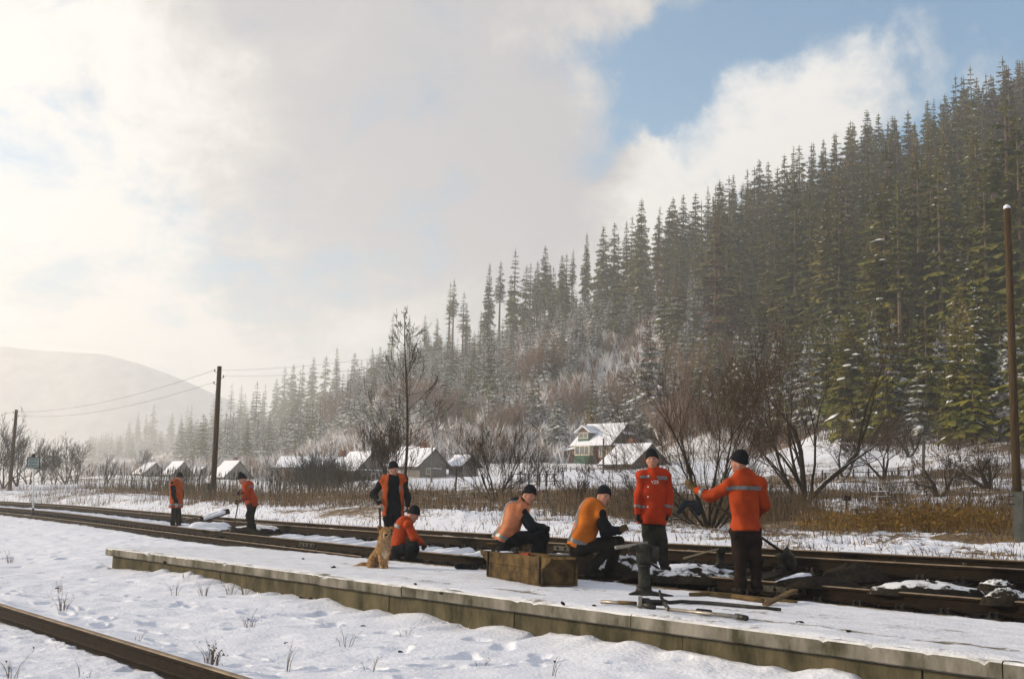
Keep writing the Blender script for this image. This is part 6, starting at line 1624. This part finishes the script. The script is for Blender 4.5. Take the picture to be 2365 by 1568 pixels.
c2, e2 = jack(1664, 1312, 17.2, .32, .055, 'smaller track jack under the far rail left of the pointing man')
MB().tube([at(1579, 1289, Y=16.6), at(1660, 1267, Y=17.15)], [.017, .013], 8).build('lever', M('pale_wood', (0.35, 0.28, 0.18), (0.25, 0.19, 0.12), scale=9, rough=.8), e2, True)
# shovel of the pointing man
a, b = at(1648, 1163, Y=15.35), at(1806, 1274, Y=15.5)
e = tag(empty('shovel', tuple(at(1838, 1318, Y=15.7))), 'dark long handled shovel held low behind the pointing man', 'shovel')
MB().tube([a, b], .019, 8).build('handle', DARKWOOD, e, True)
def blade(a, b, w, parent, dep=.04):
    a, b = np.asarray(a), np.asarray(b); d = unit(b - a); L = np.linalg.norm(b - a); s_ = unit(np.cross(d, (0, 1, 0))); n = np.cross(s_, d); V, F = [], []
    for j in range(7):
        for i in range(7):
            t, q = j / 6, i / 3 - 1; wq = w * (1 if t < .55 else math.sqrt(max(0.02, 1 - ((t - .55) / .47) ** 2)))
            V.append(a + d * L * t + s_ * q * wq + n * dep * (q * q - .5 * math.sin(t * 3.1)))
    for j in range(6):
        for i in range(6):
            k = j * 7 + i; F.append((k, k + 1, k + 8, k + 7))
    o = ob('blade', V, F, STEEL, parent, True); md = o.modifiers.new('thick', 'SOLIDIFY'); md.thickness = .006
blade(at(1806, 1272, Y=15.5), at(1836, 1318, Y=15.62), .105, e)
# shovel of the far worker
e = tag(empty('shovel', tuple(sh_b)), 'thin handled shovel in the hands of the stooping far worker', 'shovel')
MB().tube([sh_a, sh_b], .017, 7).build('handle', OLDWOOD, e, True); blade(sh_b + (sh_b - sh_a) * -.04, sh_b + unit(sh_b - sh_a) * .22 + np.array([0, 0, .10]), .10, e)
# standing man's tool shaft
o = MB().tube([at(877, 1172, Y=22.95), at(879, 1252, Y=22.9)], .022, 7).build('tool_shaft', POLEWOOD); tag(o, 'wooden tool shaft under the white gloved hand of the standing man', 'tool handle')
o = MB().tube([at(413, 1190, Y=36.0), at(412, 1214, Y=36.0)], .022, 7).build('tool_shaft', DARKWOOD); tag(o, 'dark tool shaft beside the leg of the far worker in the vest', 'tool handle')
# crowbar with a hooked end
P_ = [(1522, 1368), (1524, 1382), (1531, 1390), (1545, 1391), (1574, 1388.5), (1640, 1392), (1720, 1399.5), (1803, 1407)]
pts = [at(x, y, z=ZP + .02) for x, y in P_]; 
for q, z in ((0, .13), (1, .06), (2, .02)): pts[q] = np.array([pts[2][0] - .02 * (2 - q), pts[2][1], 0]) + UP * (ZP + .018 + z)
o = MB().tube(pts, [.013, .018, .021, .021, .021, .021, .021, .018], 8).build('crowbar', STEEL, None, True); tag(o, 'long dark crowbar with an upturned claw lying on the platform behind the bar tool', 'crowbar')
# drill-like bar tool
e = tag(empty('bar_tool', tuple(at(1480, 1396, z=ZP))), 'long pale steel bar tool with a round gear disc lying nearest the platform edge', 'tool')
zt = ZP + .035
MB().tube([at(1388, 1389, z=zt), at(1470, 1394, z=zt)], .020, 8).build('shaft', PALESTEEL, e, True)
MB().tube([at(1428, 1389.5, z=zt + .015), at(1470, 1392, z=zt + .015)], .016, 8).build('sleeve', OLDWOOD, e, True)
dc = at(1479, 1389.5, z=zt + .03); du = unit(at(1520, 1392, z=zt) - at(1470, 1390, z=zt))
MB().tube([dc - du * .02, dc + du * .02], .062, 18).build('disc', PALESTEEL, e, False); MB().tube([dc + du * .021, dc + du * .09, dc + du * .10, dc + du * .24], [.045, .045, .032, .032], 10).build('gear_housing', STEEL, e, True)
MB().tube([dc + du * .02 - np.array([0, .03, .02]), at(1512, 1403, z=ZP + .02)], .030, 8).build('bracket', STEEL, e, True)
MB().tube([dc + du * .24, at(1545, 1407, z=zt)], .020, 8).build('yoke', STEEL, e, True)
MB().tube([at(1540, 1406, z=zt), at(1718, 1425, z=zt)], .019, 8).build('shaft', PALESTEEL, e, True)
MB().tube([at(1611, 1411, z=zt + .002), at(1641, 1414.5, z=zt + .002)], .030, 10).build('grip', BLACKC, e, True)
MB().tube([at(1700, 1422, z=zt), at(1724, 1427, z=zt)], [.027, .027], 10).build('socket', STEEL, e, True)
# curved timber and loose boards
P_ = [(1593, 1372), (1640, 1371), (1690, 1375.5), (1735, 1383), (1762, 1387)]
o = MB().tube([at(x, y, z=ZP + .03) for x, y in P_], [.022, .030, .032, .034, .028], 7).build('curved_timber', M('bark_timber', (0.14, 0.09, 0.04), (0.07, 0.05, 0.025), scale=7, rough=.9, bump=.5), None, True); tag(o, 'curved brown timber lying on the platform at the feet of the pointing man', 'timber')
a, b = at(1768, 1395, z=ZP + .02), at(1836, 1362, Y=13.5)
o = MB().bar(a, b, .075, .030).build('loose_board', OLDWOOD); tag(o, 'short splintered board propped on the track side right of the pointing man', 'board')
o = MB().bar(at(1640, 1374, z=ZP + .02), at(1840, 1389, z=ZP + .02), .05, .03).build('loose_board', OLDWOOD); tag(o, 'long thin board along the back of the platform behind the curved timber', 'board')
a, b = at(1990, 1311, Y=15.9), at(2096, 1290, Y=16.2)
o = MB().tube([a, b], .014, 6).build('loose_stick', OLDWOOD); tag(o, 'thin stick leaning between the rails right of the shovel', 'stick')
# jacket hung in the tree
c = at(1592, 1172, Y=25.6)
V, F = solid([cap(c + np.array([-.24, 0, -.10]), c + np.array([-.10, 0, .08]), .055, .075), cap(c + np.array([-.10, 0, .08]), c + np.array([.12, 0, .08]), .080, .085), cap(c + np.array([.12, 0, .08]), c + np.array([.20, 0, -.09]), .085, .07)], .013, .04, noise=wrinkle(9, .012, 28))
o = ob('hung_jacket', V, F, M('navy_cloth', (0.012, 0.020, 0.030), (0.007, 0.011, 0.017), scale=9, rough=.9), None, True); tag(o, 'dark blue jacket slung over a branch of the wide bare tree', 'jacket')

# earth, stones and snow thrown about by the digging
def mound(px, py, Y, rx, ry, h, seed, label, mat, name='dirt_mound', cat='mound', z=None):
    c = at(px, py, Y=Y)
    if z is not None: c[2] = z
    r = np.random.default_rng(seed); n, m_ = 22, 10; V, F = [], []
    for i in range(n):
        a = 6.283 * i / n
        for j in range(m_ + 1):
            q = j / m_; rr = 1 + .30 * (vnoise(np.array(3 * math.cos(a) + seed), np.array(3 * math.sin(a) + q * 2)) - .5)
            hh = h * (1 - q ** 1.7) + .10 * h * r.normal() * (q < .97) + .25 * h * (float(vnoise(np.array(5 * q * math.cos(a) + 7.3 * seed), np.array(5 * q * math.sin(a)))) - .5) * (q < .9)
            V.append(c + np.array([rx * q * rr * math.cos(a), ry * q * rr * math.sin(a), hh - .06 * (j == m_)]))
    for i in range(n):
        for j in range(m_):
            a = i * (m_ + 1) + j; b = ((i + 1) % n) * (m_ + 1) + j; F.append((a, a + 1, b + 1, b))
    o = ob(name, V, F, mat, None, True); return tag(o, label, cat, 'heaps thrown up by the digging')
mound(1452, 1322, 16.9, .55, .35, .24, 1, 'snow topped earth heap between the seated man and the red jacketed man', SOILSNOW)
mound(1610, 1336, 16.3, .60, .32, .17, 2, 'snow topped earth heap right of the red jacketed man', SOILSNOW)
mound(1590, 1318, 17.4, .75, .3, .10, 21, 'lumpy snow heap in front of the smaller jack', SNOW, 'snow_heap')
mound(1975, 1330, 15.6, .45, .28, .17, 3, 'dark heap of dug earth right of the shovel blade', DIRT)
mound(1890, 1345, 14.9, .55, .22, .07, 4, 'low dark heap of dug earth below the shovel blade', DIRT)
mound(2140, 1362, 14.2, .70, .34, .10, 5, 'speckled heap of snow and clods between the rails at right', SOILSNOW)
mound(2325, 1385, 13.1, .30, .2, .13, 6, 'bluish snow heap between the rails at the right edge', SOILSNOW, 'snow_heap')
mound(2300, 1352, 13.9, .22, .14, .07, 61, 'small snow heap against the far rail at the right edge', SOILSNOW, 'snow_heap')
mound(555, 1232, 30.2, .75, .45, .14, 7, 'dark earth heap at the feet of the stooping far worker', DIRT)
mound(600, 1222, 31.0, .8, .4, .12, 71, 'snow and earth heap right of the stooping far worker', SOILSNOW)
# concrete block tipped up on the far track, snow on it
c = at(497, 1190, Y=32.6)
e = tag(empty('tipped_sleeper', tuple(c)), 'short tipped sleeper caked with snow lying across the far track between the two workers', 'sleeper')
d = unit((.93, .1, .33)); n_ = unit(np.cross(d, (0, 1, 0))); w_ = np.cross(n_, d)
MB().box(c + n_ * 0, d, w_, n_, .40, .14, .07).build('block', DARKWOOD, e)
V, F = lumpy_box(.36, .15, .05, 10, 5, .014, 3); V = [c + d * x + w_ * y + n_ * (z + .075) for x, y, z in V]; ob('snow_cap', V, F, SNOW, e, True)
V, F = lumpy_box(.34, .10, .05, 10, 5, .014, 4); V = [c + d * x - w_ * (z + .145) + n_ * y * .6 for x, y, z in V]; ob('snow_cap', V, F, SNOW, e, True)
c = at(484, 1214, Y=31.4); V, F = lumpy_box(.55, .16, .09, 12, 5, .012, 8); V = [c + np.array([x, y + .1 * x, z + .03 * x]) for x, y, z in V]
o = ob('snow_slab', V, F, SNOW, None, True); tag(o, 'flat slab of snow in front of the tipped sleeper', 'snow slab')
o = MB().tube([at(430, 1201, Y=33.5), at(480, 1188, Y=33)], .03, 6).build('iron_bar', STEEL); tag(o, 'bar leaning on the tipped sleeper on the far track', 'bar')
# small stones and clods on the snow
r = np.random.default_rng(15)
ST = []
for k, (px, py, z) in enumerate([(716, 1389, .05), (694, 1384, .05), (1018, 1372, .45), (310, 1345, .04), (840, 1441, .03), (1120, 1442, .03), (130, 1355, .03), (960, 1350, .45), (700, 1292, .45), (770, 1312, .45), (1300, 1395, .45), (1370, 1400, .45), (380, 1300, .45), (610, 1350, .06), (1960, 1460, .45), (1850, 1440, .45), (660, 1363, .06), (925, 1492, .03)]):
    p = at(px, py, z=z); p[2] = float(H(p[:1], p[1:2])[0]) if z < .4 else ZP + .01; s_ = r.uniform(.014, .026)
    V, F = solid([ell(p, ((1, 0, 0), (0, 1, 0), UP), (s_ * 1.3, s_, s_ * .8))], s_ * .35, .01, noise=wrinkle(k, s_ * .3, 90))
    o = ob('stone', V, F, DIRT, None, False)
    tag(o, 'dark clod on the snow ' + ['below the platform wall, larger of two', 'below the platform wall, smaller of two', 'on the platform under the rubber block', 'left of the tall weeds', 'in open snow below the wall', 'in open snow below the box', 'near the pale weed tuft', 'on the platform below the dog', 'on the platform above the wall', 'on the platform left of the dog',
              'on the platform below the tool box', 'on the platform near the bar tool', 'at the far end of the platform', 'beside the twiggy weed', 'on the platform at lower right', 'on the platform below the crowbar', 'at the foot of the wall right of the weeds', 'in open snow at the bottom'][k], 'clod', 'dark clods on the snow')
# ballast stones thrown beside the far rail: too many to count
T_, C_ = [], []
V0 = np.array([(1, 0, 0), (-1, 0, 0), (0, 1, 0), (0, -1, 0), (0, 0, 1), (0, 0, -1)], float); F0 = [(0, 2, 4), (2, 1, 4), (1, 3, 4), (3, 0, 4), (2, 0, 5), (1, 2, 5), (3, 1, 5), (0, 3, 5)]
for k in range(2600):
    y = 12 + 26 * r.random() ** 1.5; s_ = r.uniform(-1.0, 1.35) if r.random() < .85 else r.uniform(1.9, 2.6); x, yy = off(y, s_); x, yy = float(x), float(yy); z = float(H(np.array([x]), np.array([yy]))[0])
    q = V0 * r.uniform(.015, .045, 3) @ np.linalg.qr(r.normal(0, 1, (3, 3)))[0] + (x, yy, z + .012)
    c = np.array([.045, .038, .030]) * r.uniform(.5, 1.6)
    for f in F0: T_.append(q[list(f)]); C_ += [c] * 3
V, F = tris(T_); o = ob('gravel', V, F, TINT); tint(o.data, np.array(C_)); tag(o, 'loose ballast stones in the track bed', 'gravel', kind='stuff')
